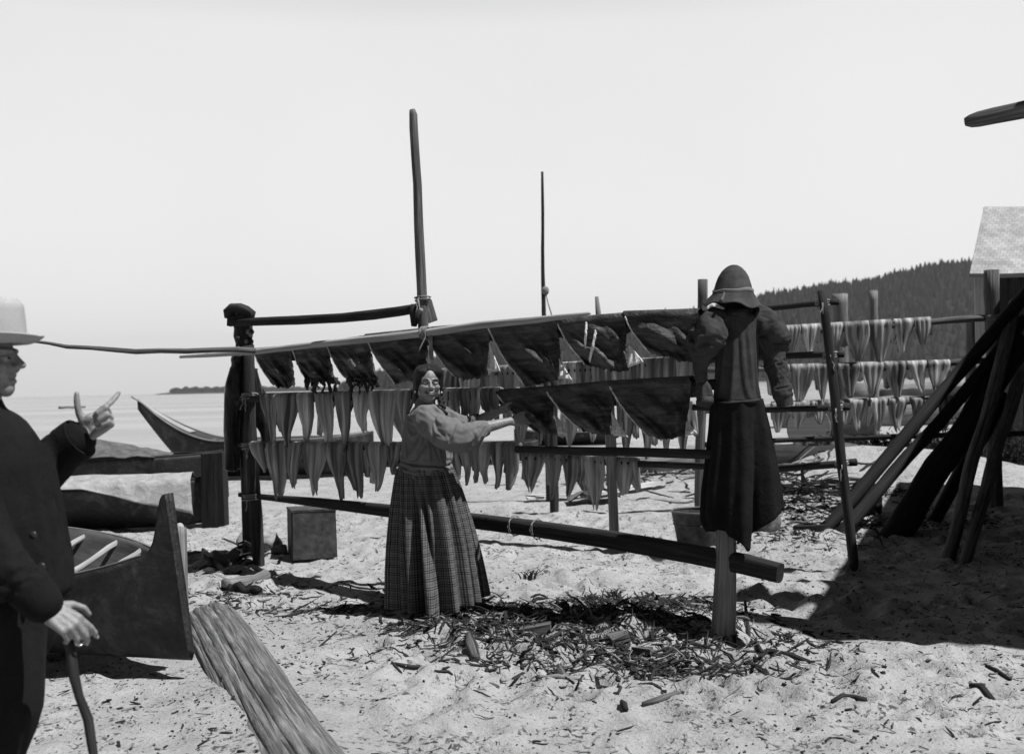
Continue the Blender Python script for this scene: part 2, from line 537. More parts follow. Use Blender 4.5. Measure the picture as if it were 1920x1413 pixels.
def shingle(name, lo, hi):
    m, nt, bs = nodes(name)
    v = mapping(nt, 'UV')
    b = nt.nodes.new('ShaderNodeTexBrick'); b.inputs['Scale'].default_value = 1.0
    b.inputs['Brick Width'].default_value = .11; b.inputs['Row Height'].default_value = .13; b.inputs['Mortar Size'].default_value = .004
    b.inputs['Color1'].default_value = grey(lo); b.inputs['Color2'].default_value = grey(hi); b.inputs['Mortar'].default_value = grey(lo * .6)
    nt.links.new(v, b.inputs['Vector'])
    n = noise(nt, mapping(nt, 'Object'), 2.2, 5, .65)
    nt.links.new(mixc(nt, .8, b.outputs[0], ramp(nt, n, [(.3, .55), (.65, 1.1)]), 'MULTIPLY'), bs.inputs['Base Color'])
    spec(bs, .9, .15); bump(nt, bs, b.outputs[0], .5, .02)
    return m
M['shingle'] = shingle('shingle', .33, .42)
M['tin'] = plain('tin', .10, .5, .4)
M['rust_tin'] = cloth('rust_tin', .065, 60, .45, rough=.65, fold=.25)
M['stone'] = cloth('stone', .2, 120, .4, fold=.8)

def plaid():
    m, nt, bs = nodes('plaid')
    tc = nt.nodes.new('ShaderNodeTexCoord'); sx = nt.nodes.new('ShaderNodeSeparateXYZ')
    nt.links.new(tc.outputs['UV'], sx.inputs[0])
    def lines(src, per, width, off, amt):
        f = math_(nt, 'FRACT', math_(nt, 'ADD', math_(nt, 'DIVIDE', src, per), off))
        return math_(nt, 'SUBTRACT', 1.0, math_(nt, 'MULTIPLY', math_(nt, 'LESS_THAN', f, width), amt))
    n = noise(nt, mapping(nt, 'UV'), 14, 4, .6); fz = noise(nt, mapping(nt, 'UV', (400, 400, 1)), 1.0, 2)
    wob = math_(nt, 'MULTIPLY', n, .006)
    u, v = math_(nt, 'ADD', sx.outputs[0], wob), math_(nt, 'ADD', sx.outputs[1], wob)
    val = None
    for src in (u, v):                                       # pairs of dark lines and a faint band, both ways
        for per, wd, off, amt in ((.046, .16, 0, .62), (.046, .16, .72, .62), (.046, .30, .40, .28), (.0115, .5, 0, .22)):
            l = lines(src, per, wd, off, amt)
            val = l if val is None else math_(nt, 'MULTIPLY', val, l)
    val = math_(nt, 'MULTIPLY', val, .235)
    val = math_(nt, 'MULTIPLY', val, ramp(nt, n, [(.3, .75), (.7, 1.2)]))
    val = math_(nt, 'MULTIPLY', val, ramp(nt, fz, [(.3, .7), (.7, 1.25)]))
    cb = nt.nodes.new('ShaderNodeCombineColor')
    for i in range(3): nt.links.new(val, cb.inputs[i])
    nt.links.new(cb.outputs[0], bs.inputs['Base Color']); spec(bs, .9, .1)
    bump(nt, bs, n, .25, .02)
    return m
M['plaid'] = plaid()

# ------------------------------------------------------------------ light, sky, camera
SHX, SHY, EL = -.91, .42, R(61)                       # which way shadows fall, height of the sun
sd = Vector((SHX, SHY, 0)).normalized() * cos(EL) - Vector((0, 0, sin(EL)))
sun = bpy.data.lights.new('sun', 'SUN'); sun.energy = 5.0; sun.angle = R(.5); sun.color = (1, 1, 1)
so = bpy.data.objects.new('sun', sun); COL.objects.link(so)
so.rotation_euler = sd.to_track_quat('-Z', 'Y').to_euler(); so.location = (6, -4, 12)

w = bpy.data.worlds.new('World'); scene.world = w; w.use_nodes = True
nt = w.node_tree; nt.nodes.clear()
wo = nt.nodes.new('ShaderNodeOutputWorld'); bg = nt.nodes.new('ShaderNodeBackground')
sk = nt.nodes.new('ShaderNodeTexSky'); sk.sky_type = 'NISHITA'; sk.sun_disc = False
sk.sun_elevation = EL; sk.sun_rotation = math.atan2(-SHX, -SHY); sk.dust_density = 2.0; sk.air_density = 1.0
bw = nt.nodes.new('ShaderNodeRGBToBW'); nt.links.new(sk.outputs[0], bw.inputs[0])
# sky brightness shaped: bright low ahead, dimmed higher up to deepen shadows
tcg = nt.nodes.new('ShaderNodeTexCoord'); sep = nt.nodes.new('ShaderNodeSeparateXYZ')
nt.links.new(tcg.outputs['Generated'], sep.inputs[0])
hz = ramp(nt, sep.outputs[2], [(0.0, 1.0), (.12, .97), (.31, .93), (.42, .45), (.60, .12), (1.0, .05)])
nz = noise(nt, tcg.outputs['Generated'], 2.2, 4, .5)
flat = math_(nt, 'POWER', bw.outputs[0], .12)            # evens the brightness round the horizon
sea = ramp(nt, math_(nt, 'ADD', math_(nt, 'MULTIPLY', sep.outputs[1], .5), .5), [(.45, .16), (.70, .34), (.88, .95), (1.0, 1.0)])   # added dimming of the sky beside and behind the camera, cutting fill light
flat = math_(nt, 'MULTIPLY', flat, sea)
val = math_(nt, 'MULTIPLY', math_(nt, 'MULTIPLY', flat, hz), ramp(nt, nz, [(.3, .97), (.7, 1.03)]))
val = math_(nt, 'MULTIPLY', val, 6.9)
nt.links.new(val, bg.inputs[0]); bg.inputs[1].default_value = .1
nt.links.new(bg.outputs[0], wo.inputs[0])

cam = bpy.data.cameras.new('camera'); co = bpy.data.objects.new('camera', cam); COL.objects.link(co)
cam.sensor_width = 36; cam.lens = 36 * F / 1920; cam.clip_end = 30000; cam.clip_start = .05
cam.shift_x = 0; cam.shift_y = (CY - 706.5) / 1920
co.matrix_world = Matrix(((CR, SR, 0, 0), (0, 0, -1, 0), (-SR, CR, 0, CAMZ), (0, 0, 0, 1)))
cam.dof.use_dof = True; cam.dof.focus_distance = 6.3; cam.dof.aperture_fstop = cam.lens / 1000 / .0115
scene.camera = co
vs = scene.view_settings
vs.view_transform = 'Standard'; vs.look = 'None'; vs.exposure = .25; vs.gamma = 1; vs.use_curve_mapping = False
scene.cycles.max_bounces = 6; scene.cycles.use_denoising = True
# ------------------------------------------------------------------ planes of the drying racks
FA = G(478, 1068); FB = G(1355, 1205)                     # front rack: left post, scarecrow post
FR = Plane(FA, FB)
R2A = G(1150, 1035); R2B = G(1600, 1070)
R2 = Plane(R2A, R2B)
R3A = G(1312, 965); R3B = G(1868, 958)
R3 = Plane(R3A, R3B)

# ------------------------------------------------------------------ ground
_rs = np.random.RandomState(11)
_dents = []
for k in range(1500):
    x, y = _rs.uniform(-4.5, 6.5), _rs.uniform(3.2, 13)
    _dents.append((x, y, _rs.uniform(.05, .13), _rs.uniform(.014, .045), _rs.uniform(0, pi), _rs.uniform(.5, .9)))
for k in range(150):                                       # deeper trampled hollows
    _dents.append((_rs.uniform(-4, 5), _rs.uniform(3.4, 12), _rs.uniform(.12, .2), _rs.uniform(.03, .06), _rs.uniform(0, pi), _rs.uniform(.45, .8)))
HUMPS = [(G(1215, 1190), .48, .26, .10), (G(1040, 1160), .55, .2, .045), (G(880, 1190), .4, .2, .04), (G(1720, 900), 1.5, .9, .42), (G(1560, 905), .8, .5, .2),
         (G(1480, 940), .9, .5, .10), (G(430, 1050), .6, .4, .06), (G(1550, 860), 2.5, 1.2, .22), (G(1330, 900), 1.5, .8, .12),
         (G(1180, 1120), .45, .25, -.05), (G(560, 1290), .5, .5, .03)] + [(q, .13, .11, .04) for q in (FA, FB, R2A, R2B, R3A, R3B, G(1040, 965), G(815, 1085), G(1520, 1003), G(1562, 1003))]

_p1, _p2 = G(450, 1255), G(545, 1405)
LOGA, LOGB = _p1 - (_p2 - _p1) * .9, _p2 + (_p2 - _p1) * .7
def height(x, y):
    x = np.asarray(x, float); y = np.asarray(y, float)
    near = np.clip((26 - y) / 14, 0, 1)
    lx, ly = LOGB.x - LOGA.x, LOGB.y - LOGA.y; ll = lx * lx + ly * ly
    lt = np.clip(((x - LOGA.x) * lx + (y - LOGA.y) * ly) / ll, 0, 1)
    ld = np.hypot(x - LOGA.x - lt * lx, y - LOGA.y - lt * ly)
    near = near * np.clip((ld - .16) / .25, .12, 1)
    z = vnoise(x, y, 1.3, 1) * .055 + vnoise(x, y, .42, 2) * .038 * near + vnoise(x, y, .15, 3) * .022 * near + vnoise(x, y, .07, 6) * .009 * near
    z = z + vnoise(x, y, 7, 4) * .12 * np.clip((y - 9) / 8, 0, 1)
    for p, rx, ry, h in HUMPS:
        z = z + h * np.exp(-((x - p.x) / rx) ** 2 - ((y - p.y) / ry) ** 2)
    z = z + .055 * np.exp(-(ld / .30) ** 2)                  # sand drifted against the log
    s = y - (58 + 1.22 * x)
    t = np.clip((s + 22) / 30, 0, 1)
    return z - 2.2 * t * t * (3 - 2 * t)

from bisect import bisect_right
GRID = []
def gz(x, y):
    if GRID:                                                 # the sand as built, footprints and all
        xs, ys, Z = GRID
        if xs[0] < x < xs[-1] and ys[0] < y < ys[-1]:
            i, j = bisect_right(xs, x) - 1, bisect_right(ys, y) - 1
            u, v = (x - xs[i]) / (xs[i + 1] - xs[i]), (y - ys[j]) / (ys[j + 1] - ys[j])
            return float((Z[j, i] * (1 - u) + Z[j, i + 1] * u) * (1 - v) + (Z[j + 1, i] * (1 - u) + Z[j + 1, i + 1] * u) * v)
    return float(height(x, y))
def onG(p, dz=0.0):
    return Vector((p.x, p.y, gz(p.x, p.y) + dz))

def grow(a, b, s0, k):
    out = [a]; s = s0
    while out[-1] < b: out.append(out[-1] + s); s *= k
    return out
def ground():
    ys = [-y for y in grow(0, 60, .3, 1.25)][::-1][:-1] + list(np.arange(0, 3.2, .08)) + list(np.arange(3.2, 9.5, .02)) + grow(9.5, 420, .03, 1.022)
    xs = [-x for x in grow(4.2, 260, .03, 1.11)][::-1][:-1] + list(np.arange(-4.2, 5.2, .026)) + grow(5.2, 700, .03, 1.10)
    xs, ys = np.array(xs), np.array(ys)
    X, Y = np.meshgrid(xs, ys)
    Z = height(X, Y)
    for x, y, r, d, a, e in _dents:                        # footprints
        tq = max(0, min(1, ((x - LOGA.x) * (LOGB.x - LOGA.x) + (y - LOGA.y) * (LOGB.y - LOGA.y)) / (LOGB - LOGA).length_squared))
        if math.hypot(x - LOGA.x - tq * (LOGB.x - LOGA.x), y - LOGA.y - tq * (LOGB.y - LOGA.y)) < .55: continue
        i0, i1 = np.searchsorted(xs, (x - 3 * r, x + 3 * r)); j0, j1 = np.searchsorted(ys, (y - 3 * r, y + 3 * r))
        dx, dy = X[j0:j1, i0:i1] - x, Y[j0:j1, i0:i1] - y
        u, v = dx * cos(a) + dy * sin(a), -dx * sin(a) + dy * cos(a)
        q = (u / r) ** 2 + (v / (r * e)) ** 2
        Z[j0:j1, i0:i1] += -d * np.exp(-q * 1.4) + d * .45 * np.exp(-(np.sqrt(q) - 1.5) ** 2 * 5)
    nx, ny = len(xs), len(ys)
    GRID.extend([list(map(float, xs)), list(map(float, ys)), Z])
    me = bpy.data.meshes.new('ground')
    idx = np.arange(nx * ny).reshape(ny, nx)
    quads = np.stack([idx[:-1, :-1], idx[:-1, 1:], idx[1:, 1:], idx[1:, :-1]], -1).reshape(-1, 4)
    me.vertices.add(nx * ny); me.vertices.foreach_set('co', np.stack([X, Y, Z], -1).ravel())
    me.loops.add(len(quads) * 4); me.loops.foreach_set('vertex_index', quads.ravel())
    me.polygons.add(len(quads)); me.polygons.foreach_set('loop_start', np.arange(len(quads)) * 4)
    me.update(calc_edges=True)
    o = place('ground', me, M['sand'], None, True, (0, 0, 0))
    tag(o, 'trampled pale sand beach littered with bark', None, None, 'structure')
ground()

def flat_sheet(name, x0, x1, y0, y1, z, mt, nx, ny, label):
    mb = MB()
    for j in range(ny + 1):
        for i in range(nx + 1): mb.v.append(Vector((x0 + (x1 - x0) * i / nx, y0 + (y1 - y0) * (j / ny) ** 3, z)))
    for j in range(ny):
        for i in range(nx):
            a = j * (nx + 1) + i
            mb.face((a, a + 1, a + nx + 2, a + nx + 1))
    return tag(mb.build(name, mt, None, True, (0, 0, z)), label, None, None, 'structure')
flat_sheet('water', -9000, 9000, -30, 14000, -.62, M['water'], 40, 60, 'calm pale sea reaching to the horizon')

# ------------------------------------------------------------------ far wooded hill and headland
CREST = [(420, 738), (560, 727), (620, 717), (650, 705), (700, 692), (760, 674), (830, 656), (950, 632), (1065, 612), (1200, 590), (1300, 571), (1420, 547), (1500, 533), (1600, 516), (1700, 498), (1830, 478), (1920, 468), (2200, 440), (2700, 440)]
HY = 1800.0
def crest(x):
    pts = [P(a, b, HY) for a, b in CREST]
    return float(np.interp(x, [p.x for p in pts], [p.z for p in pts], left=-3))
def hill_z(x, y):
    t = (y - (HY - 420)) / 420.0
    c = crest(x * HY / y)
    z = (c - 16) * (max(0, min(1, t)) ** .85) + vnoise(x, y, 120, 3) * min(1, max(0, t)) * 16
    return float(z - .8 - max(0, y - HY) * .08)
def hills():
    mb = MB(); nx, ny = 90, 16
    for j in range(ny + 1):
        y = HY - 425 + 900 * j / ny
        for i in range(nx + 1):
            x = -560 + 2300 * i / nx
            mb.v.append(Vector((x, y, hill_z(x, y))))
    for j in range(ny):
        for i in range(nx):
            a = j * (nx + 1) + i; mb.face((a, a + 1, a + nx + 2, a + nx + 1))
    tag(mb.build('hill', M['hillside'], None, True), 'long hill across the water rising to the right', None, None, 'structure')
    rng = random.Random(5); fb = MB()
    def conifer(x, y, z, h, r):
        a0 = rng.random() * 6
        for q in range(3):
            zb = z + h * (.0 + .27 * q); zt = z + h * (.5 + .25 * q); rr = r * (1 - .28 * q)
            b0 = len(fb.v)
            for k in range(6):
                a = a0 + 2 * pi * k / 6
                f = rng.uniform(.7, 1.2)
                fb.v.append(Vector((x + cos(a) * rr * f, y + sin(a) * rr * f, zb - rng.uniform(0, .08) * h)))
            fb.v.append(Vector((x + rng.uniform(-.3, .3), y, zt)))
            for k in range(6): fb.face((b0 + k, b0 + (k + 1) % 6, b0 + 6))
    n = 0
    while n < 7500:
        x = rng.uniform(-480, 1250); y = HY - 410 + 450 * (1 - rng.random() ** 1.6)
        z = hill_z(x, y)
        if z < 1.5: 
            n += 1; continue
        h = (9 + 9 * (float(vnoise(x, y, 70, 9)) + .5) + rng.uniform(0, 5)) * (1.35 if rng.random() < .05 else 1)
        conifer(x, y, z - 2, h, h * rng.uniform(.24, .46)); n += 1
    tag(fb.build('forest', M['forest'], None, False), 'dark conifer forest covering the far hill', None, None, 'stuff')
hills()
def headland():
    Y = 3600; mb = MB(); px = np.linspace(312, 640, 60)
    top = lambda q: 736.5 - 5.5 * min(1, (q - 312) / 45) + 2.0 * n1(q * .05, 3)
    nrow = 5
    for j in range(nrow + 1):
        for q in px:
            p = P(q, top(q), Y); x = p.x * (1 + .05 * (j - 2))
            mb.v.append(Vector((p.x, Y + (j - nrow / 2) * 60, max(-2, p.z * sin(pi * j / nrow)) if 0 < j < nrow else -3)))
    n = len(px)
    for j in range(nrow):
        for i in range(n - 1): mb.face((j * n + i, j * n + i + 1, (j + 1) * n + i + 1, (j + 1) * n + i))
    tag(mb.build('headland', M['hillside'], None, True), 'low far headland on the sea horizon', None, None, 'structure')
    fb = MB(); rng = random.Random(3)
    for k in range(170):
        q = 320 + 310 * rng.random() ** .9; p = P(q, top(q), Y); h = rng.uniform(6, 17)
        fb.ell((p.x, Y + rng.uniform(-80, 40), p.z + h * .25), (h * rng.uniform(.5, 1.1), h * .6, h * .62), None, 7, 5)
    tag(fb.build('headland_trees', M['forest'], None, False), 'small trees along the low far headland', None, None, 'stuff')
headland()

# ------------------------------------------------------------------ buildings on the right
def cabin():
    a = G(1850, 930); Yc = 17.0
    el = P(1817, 517, Yc)                                  # eave corner
    rl = P(1845, 391, Yc + 2.6)                            # ridge end
    W = 7.0
    base = thing('cabin', 'plank cabin with pale shingled roof beyond the leaning poles', 'cabin', (el.x + 3, Yc + 2, gz(el.x + 3, Yc + 2)))
    mb = MB(); e2, r2 = el + Vector((W, .6, .05)), rl + Vector((W, .6, .05))
    L = (rl - el).length
    mb.sheet(lambda u, v: el.lerp(e2, u).lerp(rl.lerp(r2, u), v) + Vector((0, 0, .03 * n1(u * 9, 2))), 14, 10, .07, 0, (W, L))
    back = rl + (rl - el) * Vector((1, 1, -1)) * 1.0
    b2 = back + Vector((W, .6, 0))
    mb.sheet(lambda u, v: b2.lerp(back, u).lerp((r2 + Vector((0, .02, -.01))).lerp(rl + Vector((0, .02, -.01)), u), v), 8, 6, .07, 0, (W, L))
    mb.build('roof', M['shingle'], base, False)
    wl = MB(); x0 = el.x + .35; y0 = Yc + .35; zt = el.z + .05
    bot = gz(x0, y0) - .3; n = int((W - .6) / .2)
    for i in range(n):
        wl.box((x0 + .2 * i + .1, y0, (zt + bot) / 2), .094, .02, (zt - bot) / 2)
    e = Vector((rl.x - el.x, rl.y - el.y, 0)); run = e.length; e.normalize(); sd_ = Vector((e.y, -e.x, 0))
    for i in range(int((2 * run - .7) / .2)):              # gable side
        d = .45 + .2 * i
        q = Vector((x0, y0, 0)) + e * (d - .3)
        zz = el.z + (rl.z - el.z) * (1 - abs(d / run - 1)) - .12
        wl.box((q.x, q.y, (zz + bot) / 2), .02, .094, (zz - bot) / 2, (sd_, e, Vector((0, 0, 1))))
    wl.build('wall', M['dark_wood'], base, False)
    cb = MB(); cb.box((x0 - .07, y0 - .045, (zt + bot) / 2), .07, .02, (zt - bot) / 2)
    cb.build('corner_board', M['peeled_wood'], base, False)
    wd = MB(); wd.box((x0 + 1.9, y0 - .05, bot + 1.9), .5, .03, .6); wd.build('window', M['black_wood'], base, False)
cabin()

def longhouse():
    """plank house just past the right edge: only a roof pole end and its shade come into the picture"""
    H = 4.1; k = 1 / math.tan(EL)
    off = Vector((SHX, SHY, 0)).normalized() * k
    # corners of the shade on the sand -> corners of the roof edge
    def roof_pt(px, py, h):
        g = G(px, py); q = g - off * h; return Vector((q.x, q.y, h))
    c0 = roof_pt(1500, 1190, H)                            # front corner of the roof
    c1 = roof_pt(1650, 965, H)
    d = (c1 - c0); d.z = 0; d.normalize()
    side = Vector((d.y, -d.x, 0))
    c2 = c0 + d * 8.5
    root = thing('longhouse', 'old plank house standing just beyond the right edge with projecting roof poles', 'house', c0 + side * 2 + d * 2 - Vector((0, 0, H)))
    mb = MB()
    Wd = 7.0
    top = lambda u, v: c0.lerp(c2, v) + side * (Wd * u) + Vector((0, 0, .5 * sin(pi * u) + .025 * n1(v * 30, 3)))
    mb.sheet(top, 14, 24, .08, 0, (Wd, 8.5))
    mb.build('roof', M['mid_wood'], root, False)
    wl = MB(); n = 29
    for i in range(n):
        p = c0 + d * (.25 + 8.0 * (i + .5) / n) + side * .28
        wl.box((p.x, p.y, 2.0), .017, .133, 2.02, (side, d, Vector((0, 0, 1))), jit=.006, seed=i)
    for i in range(20):
        p = c0 + d * .22 + side * (.33 + 6.3 * (i + .5) / 20)
        wl.box((p.x, p.y, 2.0), .155, .017, 2.02, (side, d, Vector((0, 0, 1))), jit=.006, seed=i + 40)
    wl.build('wall', M['dark_wood'], root, False)
    for k2, (px, py, ln, wd) in enumerate(((1378, 1166, 1.9, .17), (1384, 1118, 1.9, .22), (1496, 1088, 1.2, .10))):
        t = roof_pt(px, py, H + .07 + .05 * (k2 % 2))
        rb = MB(); rb.box(t + side * ln / 2, ln / 2, wd, .025, (side, d, Vector((0, 0, 1))), jit=.012, seed=k2); rb.build('roof_board', M['mid_wood'], root, False)
    rb = MB(); a = P(1809, 229, 6.0); b = P(1990, 190, 5.75)
    pts = [a, a.lerp(b, .06), a.lerp(b, .14), a.lerp(b, .3), a.lerp(b, .55), b, b + (b - a) * 1.6]
    rb.tube(pts, [.022, .036, .043, .045, .047, .05, .055], 12, .06, 3)
    rb.build('roof_pole', M['mid_wood'], root)
longhouse()
# ------------------------------------------------------------------ drying racks
def mk(name, mat, parent, fn, *a, **k):
    mb = MB(); fn(mb, *a, **k)
    return mb.build(name, mat, parent)

def front_rack():
    root = thing('drying_rack', 'front drying rack of dark poles hung with black hides beside the woman', 'drying rack', onG(FA))
    top = FR.at(461, 652)
    base = onG(FA, -.25)
    mk('post', M['dark_wood'], root, pole, base + Vector((.04, 0, 0)), FR.at(466, 648, -.06), .052, .046, .03, 3, 12, 16)
    # pale thin top pole, then the darker one carrying on
    pts = [FR.at(x, y, .05) for x, y in ((338, 669), (400, 665), (480, 659), (600, 645), (700, 635), (800, 624), (900, 609), (1000, 600), (1060, 593), (1106, 587))]
    mb = MB(); mb.tube(pts, [.012, .02, .024, .026, .027, .027, .026, .022, .017, .010], 10, .05, 4); mb.build('top_pole', M['peeled_wood'], root)
    pts = [FR.at(x, y, -.02) for x, y in ((800, 630), (915, 616), (1045, 609), (1175, 597), (1310, 592), (1400, 586))]
    mb = MB(); mb.tube(pts, [.022, .024, .026, .026, .026, .024], 10, .05, 5); mb.build('top_pole', M['dark_wood'], root)
    pts = [FR.at(x, y, -.01) for x, y in ((452, 747), (600, 746), (760, 741), (940, 742), (1145, 728), (1310, 722), (1372, 719))]
    mb = MB(); mb.tube(pts, [.024, .028, .028, .03, .03, .03, .027], 10, .06, 6); mb.build('middle_pole', M['dark_wood'], root)
    pts = [FR.at(x, y, -.01) for x, y in ((450, 834), (600, 836), (760, 838), (880, 838), (972, 842))]
    mb = MB(); mb.tube(pts, [.022, .026, .026, .026, .024], 10, .06, 7); mb.build('lower_pole', M['dark_wood'], root)
    pts = [FR.at(x, y, .05) for x, y in ((968, 842), (1080, 845), (1200, 847), (1345, 852))]
    mb = MB(); mb.tube(pts, [(.022, .02), (.026, .02), (.026, .02), (.026, .02)], 12, .05, 8, (0, 0, 1), square=.8); mb.build('lower_pole', M['dark_wood'], root)
    # heavy squared bottom rail
    pts = [FR.at(x, y, -.03) for x, y in ((449, 927), (520, 934), (600, 942), (727, 957), (880, 975), (1000, 990), (1150, 1012), (1300, 1038), (1400, 1058), (1463, 1074))]
    hh = [.018, .026, .036, .046, .05, .052, .054, .056, .056, .052]
    mb = MB(); mb.tube(pts, [(h, h * .8) for h in hh], 16, .035, 9, (0, 0, 1), square=.9); o = mb.build('bottom_rail', M['dark_wood'], root, sharp=40)
    for q, px in enumerate((966, 1008)):                     # bands of pale string tied round the rail
        t = MB(); py = 985 + (px - 966) * .15
        lashing(t, FR.at(px, py, -.03), FR.d, .063, 2, .010, .003, 30 + q, 0); t.build('string', M['rope'], o)
    for q, (px, py, rr) in enumerate(((468, 742, .062), (469, 835, .064), (473, 931, .07))):
        t = MB(); lashing(t, FR.at(px, py, -.02), (0, .1, 1), rr, 4, .013, .006, 60 + q); t.build('rope_lashing', M['rope'], root)
front_rack()

def crooked_branch():
    mb = MB(); Y = 8.75
    pts = [P(x, y, Y - .25) for x, y in ((20, 634), (50, 638), (90, 643), (125, 650), (170, 652), (215, 656), (255, 659), (300, 657), (350, 658), (400, 656), (445, 655), (478, 657))]
    mb.tube(pts, [.010, .011, .013, .017, .018, .02, .022, .021, .023, .022, .024, .022], 9, .14, 4)
    mb.build('crooked_branch', M['mid_wood']) and None
    o = bpy.data.objects['crooked_branch']
    tag(o, 'long thin crooked branch reaching left over the boats from the rack', 'branch')
crooked_branch()

def knotted_post():
    Y = 9.05
    root = thing('knotted_post', 'thick knotted post with a flat cap block at the rack end', 'post', onG(Vector((P(456, 1000, Y).x, Y, 0))))
    mb = MB(); g = onG(Vector((P(470, 1050, Y).x, Y, 0)), -.2)
    pts = [g, g.lerp(P(458, 700, Y), .5), P(460, 700, Y), P(458, 655, Y), P(457, 643, Y), P(457, 630, Y), P(456, 615, Y), P(455, 600, Y)]
    mb.tube(pts, [.065, .06, .062, .072, .066, .082, .078, .085], 14, .10, 7)
    for q, (x, y) in enumerate(((470, 622), (469, 640), (448, 634), (470, 652))):
        mb.ell(P(x, y, Y - .05), (.03, .04, .025), None, 10, 8)
    mb.build('trunk', M['dark_wood'], root)
    for q, (x, y, r) in enumerate(((466, 622, .022), (470, 628, .016), (462, 640, .018), (472, 648, .018), (447, 653, .016))):
        pk = MB(); pk.ell(P(x, y, Y - .078), (r, r * .5, r * 1.1), None, 9, 7); pk.build('bare_patch', M['pale_wood'], root)
    cb = MB(); c = P(449, 593, Y)
    pts = [P(429, 597, Y), P(430, 586, Y), P(437, 579, Y), P(450, 578, Y), P(462, 583, Y), P(470, 588, Y), P(469, 598, Y)]
    cb.tube(pts, [(.05, .035), (.085, .05), (.10, .045), (.11, .042), (.10, .042), (.08, .042), (.05, .03)], 12, .06, 5, (0, 1, 0))
    cb.box(P(444, 600, Y), .065, .06, .045, None, 0, .008, 3); cb.ell(P(456, 594, Y), (.06, .07, .045), None, 14, 8)
    cb.build('cap', M['dark_wood'], root)
knotted_post()

def tall_post():
    Y = 7.75
    root = thing('tall_post', 'tallest weathered split post rising behind the woman', 'post', onG(Vector((P(812, 1000, Y).x, Y, 0))))
    mb = MB()
    cols = [(773, 206, 6.5), (775, 215, 9), (776, 240, 9.5), (779, 290, 9.5), (781, 320, 9.5), (783, 345, 10), (785, 420, 10.5), (788, 480, 11), (791, 545, 11), (793, 590, 11.5), (795, 640, 12), (800, 720, 12), (806, 850, 12)]
    pts = [P(x, y, Y) for x, y, r in cols] + [onG(Vector((P(815, 1080, Y).x, Y, 0)), -.3)]
    rad = [(r * Y / F * 1.0, r * Y / F * .8) for x, y, r in cols] + [(.05, .04)]
    mb.tube(pts, rad, 14, .07, 3, (0, 1, 0), square=.6)
    mb.build('shaft', M['mid_wood'], root)
    bl = MB()
    bl.tube([P(778, 570, Y - .02), P(778, 590, Y - .02), P(776, 612, Y - .02)], [(.03, .03), (.045, .03), (.02, .02)], 10, .12, 3)
    bl.build('block', M['dark_wood'], root)
    b2 = MB(); b2.box(P(803, 584, Y + .06), .045, .012, .075, (Vector((.95, 0, .3)), Vector((0, 1, 0)), Vector((-.3, 0, .95))), jit=.006, seed=2)
    b2.build('wedge', M['pale_wood'], root, False)
    rp = MB(); lashing(rp, P(793, 560, Y), (0.03, .1, 1), .054, 2, .02, .006, 4, 1)
    rp.tube([P(784, 562, Y - .06), P(786, 575, Y - .07), P(789, 585, Y - .07), P(785, 588, Y - .07)], .006, 5)
    rp.ell(P(789, 582, Y - .07), .018, None, 8, 6)
    rp.build('rope_lashing', M['rope'], root)
    r2 = MB(); lashing(r2, FR.at(800, 624, .04), FR.d, .04, 4, .016, .007, 9, 1)
    for k in range(3):
        p0 = FR.at(803 + k * 3, 626, .06)
        r2.tube([p0, FR.at(806 + k * 2, 645, .06), FR.at(805 + k * 3, 662, .05), FR.at(808 + k, 674, .05)], .007, 5)
    r2.build('rope_lashing', M['rope'], root)
    cb = MB()
    pts = [P(444, 606, 9.0), P(475, 603, 8.95), P(560, 600, 8.7), P(640, 596, 8.42), P(700, 590, 8.2), P(745, 584, 7.98), P(783, 578, 7.83)]
    cb.tube(pts, [(.03, .028), (.034, .03), (.036, .032), (.036, .032), (.038, .032), (.036, .03), (.034, .03)], 12, .05, 6, (0, 0, 1), square=.5)
    cb.build('crossbeam', M['dark_wood'])
    tag(bpy.data.objects['crossbeam'], 'dark horizontal beam from the capped post to the tallest post', 'beam')
tall_post()

